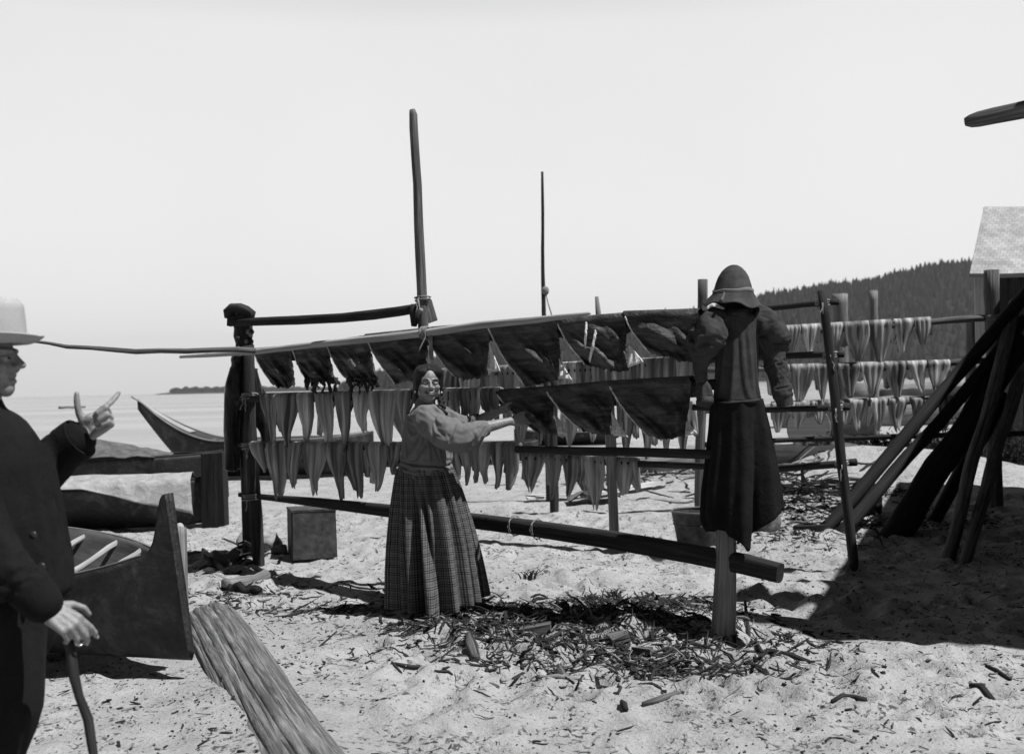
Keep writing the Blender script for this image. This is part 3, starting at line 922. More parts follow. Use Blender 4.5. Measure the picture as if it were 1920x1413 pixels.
def second_rack():
    root = thing('drying_rack', 'second drying rack behind the hides with a leaning lashed end post', 'drying rack', onG(R2A))
    g = onG(R2A, -.2)
    mb = MB(); pts = [g] + [R2.at(x, y) for x, y in ((1152, 1020), (1150, 960), (1147, 900), (1146, 850), (1142, 760), (1136, 690), (1128, 625), (1122, 590), (1119, 556))]
    mb.tube(pts, [.06, .045, .042, .045, .05, .045, .04, .03, .024, .016], 11, .10, 12); mb.build('post', M['pale_wood'], root)
    e = onG(R2B, -.2)
    mb = MB(); pts = [e] + [R2.at(x, y, .03) for x, y in ((1600, 1050), (1590, 960), (1578, 870), (1568, 770), (1558, 680), (1547, 590), (1540, 545))]
    mb.tube(pts, [.036, .038, .038, .038, .037, .036, .034, .032], 12, .05, 13); mb.build('end_post', M['dark_wood'], root)
    rows = [('top_pole', [(1040, 604), (1140, 600), (1310, 586), (1430, 579), (1540, 568), (1572, 566)], .022),
            ('upper_pole', [(800, 704), (960, 700), (1160, 690), (1310, 676), (1440, 668), (1550, 663), (1582, 664)], .026),
            ('middle_pole', [(930, 752), (1150, 755), (1310, 764), (1440, 768), (1560, 765), (1592, 762)], .026),
            ('lower_pole', [(970, 858), (1060, 862), (1160, 868), (1330, 874), (1460, 879), (1570, 870), (1606, 866)], .027)]
    for k, (nm, px, r) in enumerate(rows):
        pts = []
        for (a, b), (c, d) in zip(px[:-1], px[1:]):
            for q in range(3): pts.append(R2.at(a + (c - a) * q / 3, b + (d - b) * q / 3 + 1.2 * n1(q + a * .1, k), -.03))
        pts.append(R2.at(*px[-1], -.03))
        mb = MB(); mb.tube(pts, [r * (1 + .2 * n1(i * .8, k + 9)) for i in range(len(pts))], 10, .07, 20 + k); mb.build(nm, M['dark_wood'], root)
    for k, (x, y) in enumerate(((1542, 568), (1556, 665), (1567, 764), (1578, 869))):
        t = MB(); lashing(t, R2.at(x, y), (-.1, 0, 1), .05, 4, .013, .006, 80 + k); t.build('rope_lashing', M['rope'], root)
    t = MB(); t.tube([R2.at(1505, 873, .03), R2.at(1504, 884, .04), R2.at(1505, 905, .04)], .012, 6); t.tube([R2.at(1504, 888, .04), R2.at(1513, 905, .04)], .008, 6); t.build('hook', M['mid_wood'], root)
    # the two posts further back
    for (px, pt, by, r0, r1, nm) in (((1040, 965), (1037, 700), 0, .05, .04, 'post'), ((1312, 965), (1318, 524), 0, .055, .05, 'post')):
        b_ = G(*px); tp = P(pt[0], pt[1], b_.y)
        pm = MB(); pole(pm, onG(b_, -.2), tp, r0, r1, .03, int(px[0]), 12, 14, square=.4)
        o = pm.build('rack_post', M['dark_wood'] if px[0] < 1100 else M['mid_wood'])
        tag(o, 'short dark post under the far row of fish' if px[0] < 1100 else 'tall flat topped post standing just left of the scarecrow hat', 'post')
second_rack()

def third_rack():
    root = thing('drying_rack', 'far drying rack on the right hung with three rows of pale fish', 'drying rack', onG(R3B))
    rows = [('top_pole', [(1318, 628), (1430, 622), (1560, 618), (1640, 612), (1740, 604), (1830, 597), (1880, 594)], .036, M['mid_wood']),
            ('middle_pole', [(1316, 694), (1430, 692), (1560, 691), (1660, 691), (1740, 684), (1800, 679), (1874, 674)], .034, M['mid_wood']),
            ('lower_pole', [(1316, 770), (1430, 763), (1560, 757), (1650, 755), (1740, 750), (1876, 748)], .034, M['pale_wood']),
            ('bottom_pole', [(1316, 834), (1440, 826), (1560, 822), (1700, 817), (1890, 813), (1990, 810)], .028, M['dark_wood'])]
    for k, (nm, px, r, mt) in enumerate(rows):
        pts = []
        for (a, b), (c, d) in zip(px[:-1], px[1:]):
            for q in range(3): pts.append(R3.at(a + (c - a) * q / 3, b + (d - b) * q / 3 + 1.3 * n1(q + a * .1, k)))
        pts.append(R3.at(*px[-1]))
        mb = MB(); mb.tube(pts, [r * (1 + .2 * n1(i * .8, k + 9)) for i in range(len(pts))], 10, .07, 30 + k); mb.build(nm, mt, root)
    mb = MB(); pole(mb, onG(R3B, -.3), P(1860, 506, R3B.y), .075, .07, .03, 19, 12, 12, square=.3); mb.build('end_post', M['mid_wood'], root)
    for k, (x, y) in enumerate(((1863, 596), (1865, 676), (1867, 748))):
        t = MB(); lashing(t, R3.at(x, y), (0, 0, 1), .09, 3, .015, .008, 90 + k); t.build('rope_lashing', M['rope'], root)
third_rack()

# ------------------------------------------------------------------ hides
ORD = ['first', 'second', 'third', 'fourth', 'fifth', 'sixth', 'seventh', 'eighth', 'ninth', 'tenth', 'eleventh', 'twelfth', 'thirteenth', 'fourteenth', 'fifteenth', 'sixteenth', 'seventeenth', 'eighteenth']
def vv_(v): return max(0, (v - .6) / .4) ** 2
def hide_sheet(corners, seed, label, group, flap=None, fringe=False, off=.035, pole_drop=.05, light=False, bulge=.05):
    """corners: TL TR BR BL in the photo; the left edge sweeps down to the right"""
    TL, TR, BR, BL = corners
    rng = random.Random(seed)
    ph = rng.uniform(0, 6)
    W = (FR.at(*TR) - FR.at(*TL)).length; H = (FR.at(*TL) - FR.at(*BL)).length
    def px(u, v):
        tx, ty = TL[0] + (TR[0] - TL[0]) * u, TL[1] + (TR[1] - TL[1]) * u
        bx, by = BL[0] + (BR[0] - BL[0]) * u, BL[1] + (BR[1] - BL[1]) * u + 5 * sin(pi * u) * (1 if seed % 2 else .4)
        x, y = tx + (bx - tx) * v, ty + (by - ty) * v
        # left edge bows inwards, right edge hangs near straight
        x += -(BL[0] - TL[0]) * .10 * sin(pi * v) * (1 - u) ** 2 + 2.5 * n1(v * 6, seed) * u
        edge = max(0, (v - .9) / .1)
        y += edge * (4.5 * n1(u * 23, seed + 4) + 5 * n1(u * 7, seed + 5) + 3 * n1(u * 50, seed + 6)) 
        if u < .06 or u > .94: x += 1.6 * n1(v * 22, seed + 8)
        return x, y
    def fn(u, v):
        if v < .12:                                          # wrapped over the pole
            a = (.12 - v) / .12
            x, y = px(u, .0)
            p = FR.at(x, y, 0)
            ang = a * pi * 1.05
            q = p + FR.n * (cos(ang) * .036) + Vector((0, 0, sin(ang) * .034 - max(0, a - .8) * .4))
            return q
        vv = (v - .12) / .88
        x, y = px(u, vv)
        # drapes pull down from the top left corner
        f = (1 - 2 * abs(sin((u * 5.2 - vv * 3.4) * 1.1 + ph + 2 * n1(u * 3 + vv * 2, seed)))) * .018 + (1 - 2 * abs(sin((u * 9 - vv * 4.2) * 1.3 + ph * 2 + 2.4 * n1(u * 4 - vv * 3, seed + 3)))) * .010 + .02 * sin((u * 2.2 - vv * 5) * 2 + ph * 2) + .035 * n1(u * 4.5 + 9 * vv, seed + 1) + .02 * n1(u * 11 - 6 * vv, seed + 2)
        d = off + (f + bulge * sin(pi * min(1, u * 1.05)) * sin(pi * vv * .8)) * min(1, vv * 2.2)
        d -= .07 * max(0, (u - .86) / .14) * min(1, vv * 2)    # right edge folds back
        return FR.at(x, y, d)
    mb = MB(); mb.sheet(fn, 44, 40, .007, 0, (W, H * 1.12))
    o = mb.build('hide', M['hide'])
    tag(o, label, 'hide', group)
    if flap:                                                 # stiff pale frayed corner catching the sun
        (ax, ay), (bx, by), (cx, cy) = flap
        fb = MB()
        def ff(u, v):
            x = ax + (bx - ax) * v; y = ay + (by - ay) * v
            x2 = ax + (cx - ax) * v; y2 = ay + (cy - ay) * v
            X, Y_ = x + (x2 - x) * u, y + (y2 - y) * u
            if v > .85: Y_ += 2.2 * n1(u * 12, seed + 6)
            return FR.at(X, Y_, off - .005 + v * (.10 + .05 * u) + .006 * sin(u * 11 + v * 9) * v)
        fb.sheet(ff, 12, 12, .005, 0, (.1, .1)); fb.build('curled_corner', M['hide_edge'], o)
    # pale frayed hem along the slanting left edge
    hb = MB(); pts = []
    for i in range(21):
        v = .12 + .86 * i / 20; pts.append(fn(.0, v) + FR.n * .004 + Vector((.004 * n1(i, seed), 0, .004 * n1(i * 1.7, seed))))
    hb.tube(pts, [.0045 + .005 * abs(n1(i * 1.3, seed + 2)) for i in range(21)], 6, .3, seed); hb.build('frayed_edge', M['hide_edge'], o)
    if fringe:
        fg = MB()
        for k in range(26):
            u = .02 + .97 * rng.random(); p = fn(u, .97); L = rng.uniform(.02, .13); r0 = rng.uniform(.006, .016)
            pts = [p + Vector((0, 0, .01))]
            for q in range(5): pts.append(pts[-1] + Vector((rng.uniform(-.014, .014), rng.uniform(-.006, .006), -L / 5)))
            fg.tube(pts, [r0 * rng.uniform(.5, 1.4) for _ in range(6)], 6, .3, k)
        fg.build('fringe', M['seaweed'], o)
    return o

TOPG, LOWG = 'black hides on the top pole of the front rack', 'black hides on the middle pole of the front rack'
TOPS = [
    ([(477, 661), (546, 655), (553, 722), (514, 722)], None, False, 'smallest black hide, leftmost on the top pole by the capped post'),
    ([(549, 655), (615, 648), (628, 712), (572, 708)], None, True, 'ragged black hide dripping dark shreds, second from the capped post'),
    ([(614, 648), (690, 637), (707, 704), (648, 710)], None, True, 'black hide with torn lower left edge, third from the capped post'),
    ([(688, 635), (797, 624), (806, 700), (742, 718)], None, False, 'black hide just left of the tallest post above the woman'),
    ([(797, 623), (917, 614), (918, 704), (854, 708)], ((917, 640), (920, 696), (938, 696)), False, 'black hide right of the tallest post above the woman\'s head'),
    ([(916, 613), (1046, 606), (1054, 712), (986, 722)], ((1048, 670), (1050, 708), (1073, 713)), False, 'large black hide hanging to the left of the hide with stitched pale lines'),
    ([(1046, 607), (1172, 597), (1178, 694), (1098, 682)], ((1180, 645), (1178, 688), (1207, 678)), False, 'black hide with two vertical pale stitch lines on the top pole'),
    ([(1172, 594), (1312, 590), (1316, 680), (1222, 664)], None, False, 'rightmost black hide on the top pole touching the scarecrow sleeve'),
]
for k, (c, fl, fr, lab) in enumerate(TOPS):
    o = hide_sheet(c, 11 + k * 7, lab, TOPG, fl, fr)
    if k == 6:
        for x0, x1, y0, y1 in ((1099, 1096, 605, 640), (1116, 1105, 620, 672)):
            sb = MB()
            for q in range(14):
                t = q / 13; p = FR.at(x0 + (x1 - x0) * t, y0 + (y1 - y0) * t, .085 + .02 * sin(t * 3))
                sb.cap(p, p + Vector((.004, 0, -.02)), .003 + .003 * random.Random(q).random())
            sb.build('stitching', M['hide_edge'], o)
LOWS = [
    ([(934, 740), (1032, 734), (1046, 812), (1000, 804)], ((1045, 780), (1045, 812), (1062, 813)), False, 'black hide being pulled at by the woman\'s hands'),
    ([(1026, 734), (1148, 724), (1150, 814), (1094, 808)], ((1146, 772), (1150, 816), (1178, 820)), False, 'middle black hide on the lower row with a long frayed corner'),
    ([(1144, 724), (1298, 716), (1284, 818), (1216, 816)], ((1287, 788), (1285, 817), (1308, 812)), False, 'widest black hide on the lower row beside the scarecrow'),
]
for k, (c, fl, fr, lab) in enumerate(LOWS):
    hide_sheet(c, 101 + k * 5, lab, LOWG, fl, fr, bulge=.07)

# ------------------------------------------------------------------ fish hung in halves over the poles
def fish_strip(plane, x0, x1, yt, tx, ty, seed, mat, label, group, off=.0, pr=.03, fork=None, cat='fish'):
    rng = random.Random(seed)
    A, B, T = plane.at(x0, yt[0], off), plane.at(x1, yt[1], off), plane.at(tx, ty, off)
    side = (B - A); w = side.length; side.normalize(); n = plane.n
    mid = (A + B) / 2; L = (mid.z - T.z); dx = (T - mid).dot(side)
    fork = rng.random() < .55 if fork is None else fork
    rib = rng.choice((2, 2.5, 3, 3.5)); tw = rng.uniform(-.9, .9); ph = rng.uniform(0, 6); back = rng.uniform(.45, .9); bsh = rng.choice((-1, 1)) * rng.uniform(.2, .6); end = rng.uniform(.16, .30)
    belly = rng.uniform(.0, .2); tp = rng.uniform(1.0, 1.7)
    def fn(u, v):
        if v < .22:                                          # the other half, behind the pole
            a = (.22 - v) / .22
            ww = w * (1 - .72 * a ** 1.3); z = -L * back * a * (1 - .06 * abs(u - .5) * 2); d = -pr - .01 * sin(u * 9 + ph) * a
            return mid + side * ((u - .5) * ww + dx * .2 * a + bsh * w * a) + n * d + Vector((0, 0, z + .012))
        if v < .36:
            a = (v - .22) / .14 * pi
            return mid + side * ((u - .5) * w) + n * (-cos(a) * pr) + Vector((0, 0, sin(a) * pr * .9 + .008))
        t = (v - .36) / .64
        ww = w * ((1 - t ** tp) * (1 - end) + end + belly * sin(pi * t) * (1 - t) + .05 * n1(t * 5, seed + 9))
        cx = dx * t ** 1.3
        s = (u - .5) * 2
        z = -L * t
        if fork and t > .55:                                 # tail splits into two points
            z -= -L * .16 * (1 - abs(abs(s) - .5) * 2) * (t - .55) / .45 * -1 * .8
            z += L * .10 * max(0, 1 - abs(s) * 2.2) * (t - .55) / .45
        elif t > .8:
            z += L * .05 * (abs(s) ** 1.5) * (t - .8) / .2 + L * .02 * n1(u * 7, seed)
        curl = tw * (t ** 1.5) * .6
        ridge = .009 * cos(u * 2 * pi * rib + ph + .6 * n1(t * 3, seed)) * (1 - .3 * t) + .016 * n1(u * 6 + t * 3, seed + 2) - .02 * t * abs(s)
        d = pr + ridge + .03 * sin(t * 3 + ph) * t
        ww *= 1 + .16 * n1(t * 9 + (3 if s > 0 else 0), seed + 4) * t
        z += L * .07 * t * n1(u * 9 + t * 2, seed + 7)
        return mid + side * (s * .5 * ww * cos(curl) + cx) + n * (d + s * .5 * ww * sin(curl)) + Vector((0, 0, z + .008))
    mb = MB(); mb.sheet(fn, 18, 24, .008, 0, (w, L * 1.4))
    return tag(mb.build('split_fish', mat), label, cat, group)

def row(plane, items, pole_y, mat, where, group, seed, off=0.0, pr=.03):
    """items: (left, right, tip x, tip y) in the photo; pole_y(x) the top of the pole"""
    for k, (a, b, tx, ty) in enumerate(items):
        lab = f'{ORD[k]} split fish from the left {where}' if k < len(items) - 1 else f'last split fish on the right {where}'
        if k == 0: lab = f'leftmost split fish {where}'
        fish_strip(plane, a, b, (pole_y(a), pole_y(b)), tx, ty, seed + k * 13, mat, lab, group, off, pr)

lin = lambda x0, y0, x1, y1: (lambda x: y0 + (y1 - y0) * (x - x0) / (x1 - x0))
row(FR, [(492, 524, 513, 846), (526, 560, 544, 838), (561, 592, 574, 824), (594, 630, 617, 842), (631, 664, 652, 852), (667, 699, 680, 812), (698, 748, 728, 850), (748, 776, 762, 808)],
    lin(490, 746, 770, 740), M['fish'], 'on the middle pole left of the woman', 'fish on the middle pole left of the woman', 300)
row(FR, [(828, 846, 838, 806), (847, 864, 855, 800), (866, 885, 876, 812), (888, 906, 895, 806), (907, 923, 914, 800), (922, 940, 929, 792)],
    lin(828, 737, 940, 736), M['fish'], 'on the middle pole between braid and hides', 'narrow fish above the woman\'s arm', 420, pr=.028)
row(FR, [(472, 500, 496, 888), (503, 540, 522, 928), (541, 571, 554, 908), (571, 615, 598, 920), (617, 656, 640, 940), (657, 687, 673, 926), (688, 732, 709, 922), (732, 758, 745, 886)],
    lin(470, 836, 760, 838), M['fish'], 'on the lower pole left of the woman', 'fish on the lower pole left of the woman', 520)
row(FR, [(846, 866, 857, 896), (866, 886, 880, 912), (886, 904, 893, 900), (903, 925, 913, 908), (924, 948, 934, 918), (946, 974, 960, 920)],
    lin(846, 837, 974, 840), M['fish'], 'on the lower pole right of the woman\'s waist', 'fish on the lower pole right of the woman', 640)
row(R2, [(826, 860, 842, 790), (862, 888, 872, 770), (902, 934, 918, 790), (936, 972, 954, 800), (974, 1002, 990, 780), (1052, 1084, 1066, 782), (1084, 1112, 1098, 776), (1112, 1140, 1126, 782), (1152, 1182, 1166, 790), (1182, 1210, 1196, 770), (1210, 1242, 1226, 786), (1242, 1272, 1256, 770), (1272, 1304, 1288, 778)],
    lin(826, 698, 1304, 675), M['fish_pale'], 'on the upper pole of the second rack', 'fish on the upper pole of the second rack', 760, -.03)
row(R2, [(960, 996, 978, 842), (1000, 1028, 1014, 826), (1052, 1090, 1070, 838), (1094, 1124, 1108, 822), (1160, 1190, 1176, 842), (1196, 1232, 1214, 850), (1236, 1262, 1250, 842), (1266, 1300, 1282, 848)],
    lin(960, 750, 1300, 760), M['fish'], 'half hidden on the middle pole of the second rack', 'fish on the middle pole of the second rack', 930, -.03)
row(R2, [(981, 1024, 997, 916), (1022, 1056, 1038, 935), (1056, 1090, 1068, 932), (1097, 1136, 1119, 946), (1153, 1193, 1168, 930)],
    lin(981, 855, 1193, 866), M['fish'], 'on the lowest pole of the second rack', 'fish on the lowest pole of the second rack', 1040, -.03)
row(R2, [(1086, 1102, 1094, 906), (1138, 1152, 1145, 902), (1190, 1198, 1192, 900)], lin(1086, 862, 1198, 867), M['fish'], 'among small scraps on the second rack', 'small fish on the lowest pole of the second rack', 1100, -.03)
row(R3, [(1438, 1470, 1454, 662), (1470, 1500, 1482, 676), (1502, 1538, 1520, 664), (1554, 1580, 1566, 652), (1582, 1628, 1609, 679), (1629, 1670, 1652, 680), (1676, 1712, 1693, 657), (1713, 1744, 1731, 648)],
    lin(1438, 620, 1744, 602), M['fish_pale'], 'on the top pole of the far right rack', 'fish on the top pole of the far rack', 1200, 0, .04)
row(R3, [(1438, 1480, 1458, 752), (1482, 1526, 1499, 758), (1527, 1556, 1541, 748), (1570, 1611, 1592, 748), (1613, 1656, 1633, 744), (1658, 1698, 1682, 748), (1700, 1736, 1729, 734), (1738, 1780, 1752, 728)],
    lin(1438, 692, 1780, 682), M['fish_pale'], 'on the middle pole of the far right rack', 'fish on the middle pole of the far rack', 1330, 0, .04)
row(R3, [(1446, 1474, 1458, 812), (1484, 1516, 1497, 802), (1520, 1552, 1536, 796), (1568, 1590, 1580, 796), (1592, 1626, 1609, 804), (1630, 1660, 1648, 808), (1666, 1700, 1682, 804), (1706, 1734, 1718, 790), (1756, 1786, 1770, 806)],
    lin(1446, 761, 1786, 749), M['fish_pale'], 'on the lower pole of the far right rack', 'fish on the lower pole of the far rack', 1460, 0, .04)
# ------------------------------------------------------------------ canoes on the sand
def hull(mb, S, ang, L, b, zg, zk, rake=.14, nu=40, nv=60, thick=.035, p=1.25, flare=.62, z0=0.0, seed=0, rim=True, heel=0.0):
    ax = Vector((cos(ang), sin(ang), 0)); n = Vector((-ax.y, ax.x, 0)); S = Vector(S)
    def pt(q, s):
        """q -1..1 from one gunwale through the keel to the other; s metres from the stem"""
        a = abs(q); top, bot = zg(s), zk(s)
        z = bot + (top - bot) * a ** p
        y = b(s) * (a ** flare) * (1 if q > 0 else -1)
        x = s - rake * (1 - (z - bot) / max(.05, zg(0) - bot)) * math.exp(-s / .5)
        rough = .006 * n1(s * 2 + q * 3, seed)
        return S + ax * x + n * (y + rough) + Vector((0, 0, z0 + z - heel * y))
    sv = lambda v: L * v ** 1.7 if v < .999 else L
    mb.sheet(lambda u, v: pt(u * 2 - 1, sv(v)), nu, nv, thick, 0, (2.2, L), m2=1)
    return pt, ax, n

def near_canoe():
    S = P(317, 940, 5.5); rk = (P(368, 1243, 5.5).x - S.x) / .84; S.z = 0
    ang = math.atan2(.54, -.84)
    b = lambda s: .010 + .75 * (1 - math.exp(-(s / .85) ** 1.35)) if s < 4 else (.76 * max(.04, 1 - ((s - 4) / 3.0) ** 2.2))
    zg = lambda s: .50 + .2 * math.exp(-s / .3) + .24 * math.exp(-(s / .08) ** 3) - .5 * max(0, .035 - s) + .03 * max(0, (s - 3) / 4) ** 2
    zk = lambda s: .03 + .09 * math.exp(-s / .8)
    root = thing('canoe', 'nearest dark dugout canoe with an upright bow beside the man with the cane', 'canoe', S)
    mb = MB(); pt, ax, n = hull(mb, S, ang, 6.8, b, zg, zk, rk, 48, 110, .034, heel=.09)
    mb.build('hull', [M['canoe_dark'], M['canoe_in']], root)
    for sgn, nm in ((-1, 'gunwale'), (1, 'gunwale')):        # worn pale rims
        g = MB(); pts = [pt(sgn, .16 + 6.2 * (i / 40) ** 1.4) + Vector((0, 0, .008)) for i in range(41)]
        g.tube(pts, [(.006, .011)] * 41, 8, .15, 3, (0, 0, 1)); g.build(nm, M['pale_wood'], root)
    def far_y(X):
        best = min((pt(-1, i * .03) for i in range(5, 140)), key=lambda p: abs(p.x - X)); return best
    def near_y(X):
        return min((pt(1, i * .03) for i in range(5, 140)), key=lambda p: abs(p.x - X))
    for X, r in ((-2.14, .016), (-2.40, .018), (-2.72, .018), (-3.6, .018), (-4.5, .018)):
        f, q = far_y(X), near_y(X)
        t = MB(); z = .52
        a_, b_ = Vector((f.x, f.y - .03, f.z - .03)), Vector((q.x, q.y + .03, q.z - .06))
        pole(t, a_, b_, r, r * .95, .02, int(-X * 100), 10, 8, .04)
        t.build('thwart', M['peeled_wood'], root)
    # bow's far side as an added board, sunlight put into its pale wood
    st = MB()
    def face_(u, v):
        l = P(325, 1160, 5.52).lerp(P(316, 985, 5.54), v); q = P(349, 1165, 5.66).lerp(P(344, 988, 5.74), v)
        return l.lerp(q, u) + Vector((.008 * sin(u * 14), 0, 0))
    st.sheet(face_, 16, 12, .02, 0, (.3, .5))
    st.build('sunlit_bow_side', M['pale_wood'], root)
    k = MB(); k.ell(P(337, 992, 5.74), (.025, .03, .035), None, 10, 8); k.build('bow_knob', M['peeled_wood'], root)
near_canoe()

def side_canoe(name, label, pxr, pxl, ybot, ytop, Y, zblock=None, tip=None, mats=None, beam=.5, seed=0, face=1):
    """canoe lying along the picture; the stem at px = pxr"""
    S = P(pxr, ybot, Y); E = P(pxl, ybot, Y); z = gz(S.x, Y); S = Vector((S.x, Y, z)); E = Vector((E.x, Y, z))
    L = (E - S).length; ang = 0 if E.x > S.x else pi
    H = P(pxr, ytop, Y).z - z
    b = lambda s: .02 + beam * (1 - math.exp(-(s / .8) ** 1.4)) * max(.05, 1 - max(0, (s - L * .6) / (L * .4)) ** 2.4)
    if tip:                                                  # high swept prow
        tz = tip
        zg = lambda s: H + (tz - H) * max(0, 1 - s / 1.45) ** 1.7 + .1 * max(0, (s - L + 1) / 1) ** 2
        zk = lambda s: .02 + (tz - .16) * max(0, 1 - s / 1.0) ** 1.25
        rk = 0
    else:
        zg = lambda s: H + .05 * math.exp(-s / .3) + .06 * max(0, (s - L + 1) / 1) ** 2
        zk = lambda s: .02 + .05 * math.exp(-s / .4); rk = .03
    root = thing('canoe', label, 'canoe', S)
    mb = MB(); pt, ax, n = hull(mb, S, ang, L, b, zg, zk, rk, 30, 50, .035, seed=seed)
    mb.build('hull', mats or [M['canoe_dark'], M['canoe_in']], root)
    for sg in (-1, 1):
        g = MB(); pts = [pt(sg, (.05 if not tip else .0) + (L - .1) * (i / 40) ** 1.4) + Vector((0, 0, .01)) for i in range(41)]
        g.tube(pts, [(.016, .022)] * 41, 8, .12, 3, (0, 0, 1)); g.build('gunwale', M['pale_wood'] if tip else M['dark_wood'], root)
    for q in range(3):
        s = L * (.3 + .2 * q); a_, b_ = pt(-1, s), pt(1, s); t = MB(); pole(t, a_ - Vector((0, 0, .05)), b_ - Vector((0, 0, .05)), .025, None, .01, q, 8, 4); t.build('thwart', M['mid_wood'], root)
    if zblock:
        bl = MB(); top = P(pxr, zblock, Y).z; h = (top - z) / 2
        bl.box(S + Vector((-ax.x * .11, 0, h + .0)), .115, .10, h, None, 0, .008, 3); bl.build('stem_post', M['black_wood'], root, False)
    if tip:
        pb = MB(); pts = [pt(1, .0 + .9 * i / 12).lerp(pt(-1, .9 * i / 12), .5) + Vector((0, 0, .015)) for i in range(13)]
        pb.tube([p if i else p - ax * .1 + Vector((0, 0, .05)) for i, p in enumerate(pts)], [(.02, .05 + .012 * i) for i in range(13)], 10, .06, 2, (0, 0, 1))
        pb.build('prow_deck', M['peeled_wood'], root)
    return pt, ax, n, root, S, L

# low dark boat with a square stem and a pale canvas thrown over it
pt2, ax2, n2, _, S2, L2 = side_canoe('canoe', 'low dark boat with a square stem block under pale canvas', 385, -120, 985, 905, 11.6, 849, None, None, .55, 3)
def canvas():
    mb = MB()
    def fn(u, v):
        s = .05 + 2.9 * u; a = pt2(-1, max(.12, s)); c = pt2(1, max(.12, s))
        top = c.lerp(a, max(0, min(1, v * 1.35 - .2)))
        z = top.z + .035 + .07 * sin(pi * min(1, v * 1.2)) + .035 * n1(u * 14 + v * 5, 3) + .03 * n1(u * 5 - v * 7, 5)
        p = Vector((top.x, top.y, z))
        if v < .28:                                          # hangs over the near side, most at the right end
            k = (.28 - v) / .28
            drop = max(0, .37 * (1 - u / .36)) + .02
            p = Vector((c.x + .03 * k, c.y - .05 - .03 * k - .02 * sin(u * 40) * k, c.z + .03 - drop * k))
        return p + Vector((.012 * n1(v * 9, 2), 0, 0))
    mb.sheet(fn, 60, 30, .008, 0, (3, 1.4))
    tag(mb.build('canvas_sheet', M['canvas']), 'pale canvas sheet draped over the low boat with its corner hanging down', 'canvas')
canvas()
pt3, ax3, n3, _, S3, L3 = side_canoe('canoe', 'brown canoe heaped with dark tarpaulin behind the canvas covered boat', 424, -150, 905, 852, 14.6, None, None, None, .6, 4)
def tarp():
    mb = MB()
    def fn(u, v):
        s = .8 + 3.0 * u; a = pt3(-1, s); c = pt3(1, s); p = c.lerp(a, v)
        hump = .22 * sin(pi * v) * (sin(pi * min(1, u * 1.1)) ** .6) + .09 * n1(u * 9 + v * 3, 3) * sin(pi * v) + .05 * n1(u * 22, 4)
        return p + Vector((0, -.04 * (1 - v), .02 + hump))
    mb.sheet(fn, 44, 20, .01, 0, (3, 1.2)); tag(mb.build('tarpaulin', M['dark_canvas']), 'dark rumpled tarpaulin heaped along the brown canoe', 'tarpaulin')
tarp()
pt4, ax4, n4, _, S4, L4 = side_canoe('canoe', 'dark canoe with a high curved prow sweeping up at the water\'s edge', 262, 700, 868, 829, 18.2, None, 1.30, None, .55, 5)
def cargo():
    mb = MB(); rng = random.Random(3)
    for k in range(12):
        p = pt4(-.3, 1.35 + k * .17); mb.ell(p + Vector((0, .3, .18 + rng.uniform(-.03, .08))), (rng.uniform(.1, .2), .25, rng.uniform(.08, .16)), None, 10, 7)
    mb.remesh('net_heap', .03, M['dark_canvas'], None, 2, lambda c: .03 * vnoise(c[:, 0], c[:, 2], .08, 2))
    tag(bpy.data.objects['net_heap'], 'dark heap of nets piled in the high prowed canoe', 'nets')
cargo()
side_canoe('canoe', 'long dark canoe with a pale rim seen behind the hanging fish', 1010, 455, 880, 829, 20.2, None, None, None, .5, 6)
side_canoe('canoe', 'far small dark canoe seen under the lower black hides', 1215, 965, 836, 806, 25.5, None, .75, None, .5, 7)

def floating_log():
    mb = MB(); pole(mb, P(110, 764, 88), P(160, 762.5, 88), .10, .09, .05, 4, 8, 6)
    tag(mb.build('floating_log', M['pale_wood']), 'dark log floating low on the water beyond the raised hand', 'log')
floating_log()
# ------------------------------------------------------------------ log half buried in the foreground
def big_log():
    A, B = LOGA.copy(), LOGB.copy(); A.z = gz(A.x, A.y); B.z = gz(B.x, B.y)
    d = (B - A); L = d.length; d.normalize(); sd_ = Vector((d.y, -d.x, 0)).normalized()
    mb = MB()
    def fn(u, v):
        a = pi * (1.22 - 1.44 * (1 - u))
        side = min(1, 4.5 * u * (1 - u))
        rough = (1.0 if u < .47 else .45) * side
        wv = u + .012 * n1(v * 7, 2)
        vv = float(vnoise(wv * 7, v * .9, 1, 3)) * .014 + rough * (float(vnoise(wv * 30, v * 1.4, 1, 4)) * .015 + float(vnoise(wv * 80, v * 3, 1, 5)) * .014 + float(vnoise(u * 12, v * 18, 1, 6)) * .008)
        ck = 0
        for c0, sl, wd, dp in ((.26, .02, .006, .04), (.33, -.03, .008, .05), (.40, .02, .006, .04), (.48, .04, .014, .13), (.57, .02, .005, .035), (.63, -.02, .004, .02), (.70, .0, .004, .02)):
            ck += dp * max(0, .45 + 1.6 * n1(v * 5, int(c0 * 99))) * math.exp(-((wv - c0 - sl * v - .02 * n1(v * 4, int(c0 * 50))) / wd) ** 2)
        r = .165 + vv - ck - (.02 if u < .46 else 0) * side
        return A + d * (L * v) + sd_ * (cos(a) * r) + Vector((0, 0, sin(a) * r * .62 - .045 + .012 * sin(v * 7)))
    mb.sheet(fn, 220, 150, .03, 0, (.8, L))
    tag(mb.build('driftwood_log', M['drift_wood']), 'big cracked grey driftwood log half buried beside the near canoe', 'log')
big_log()

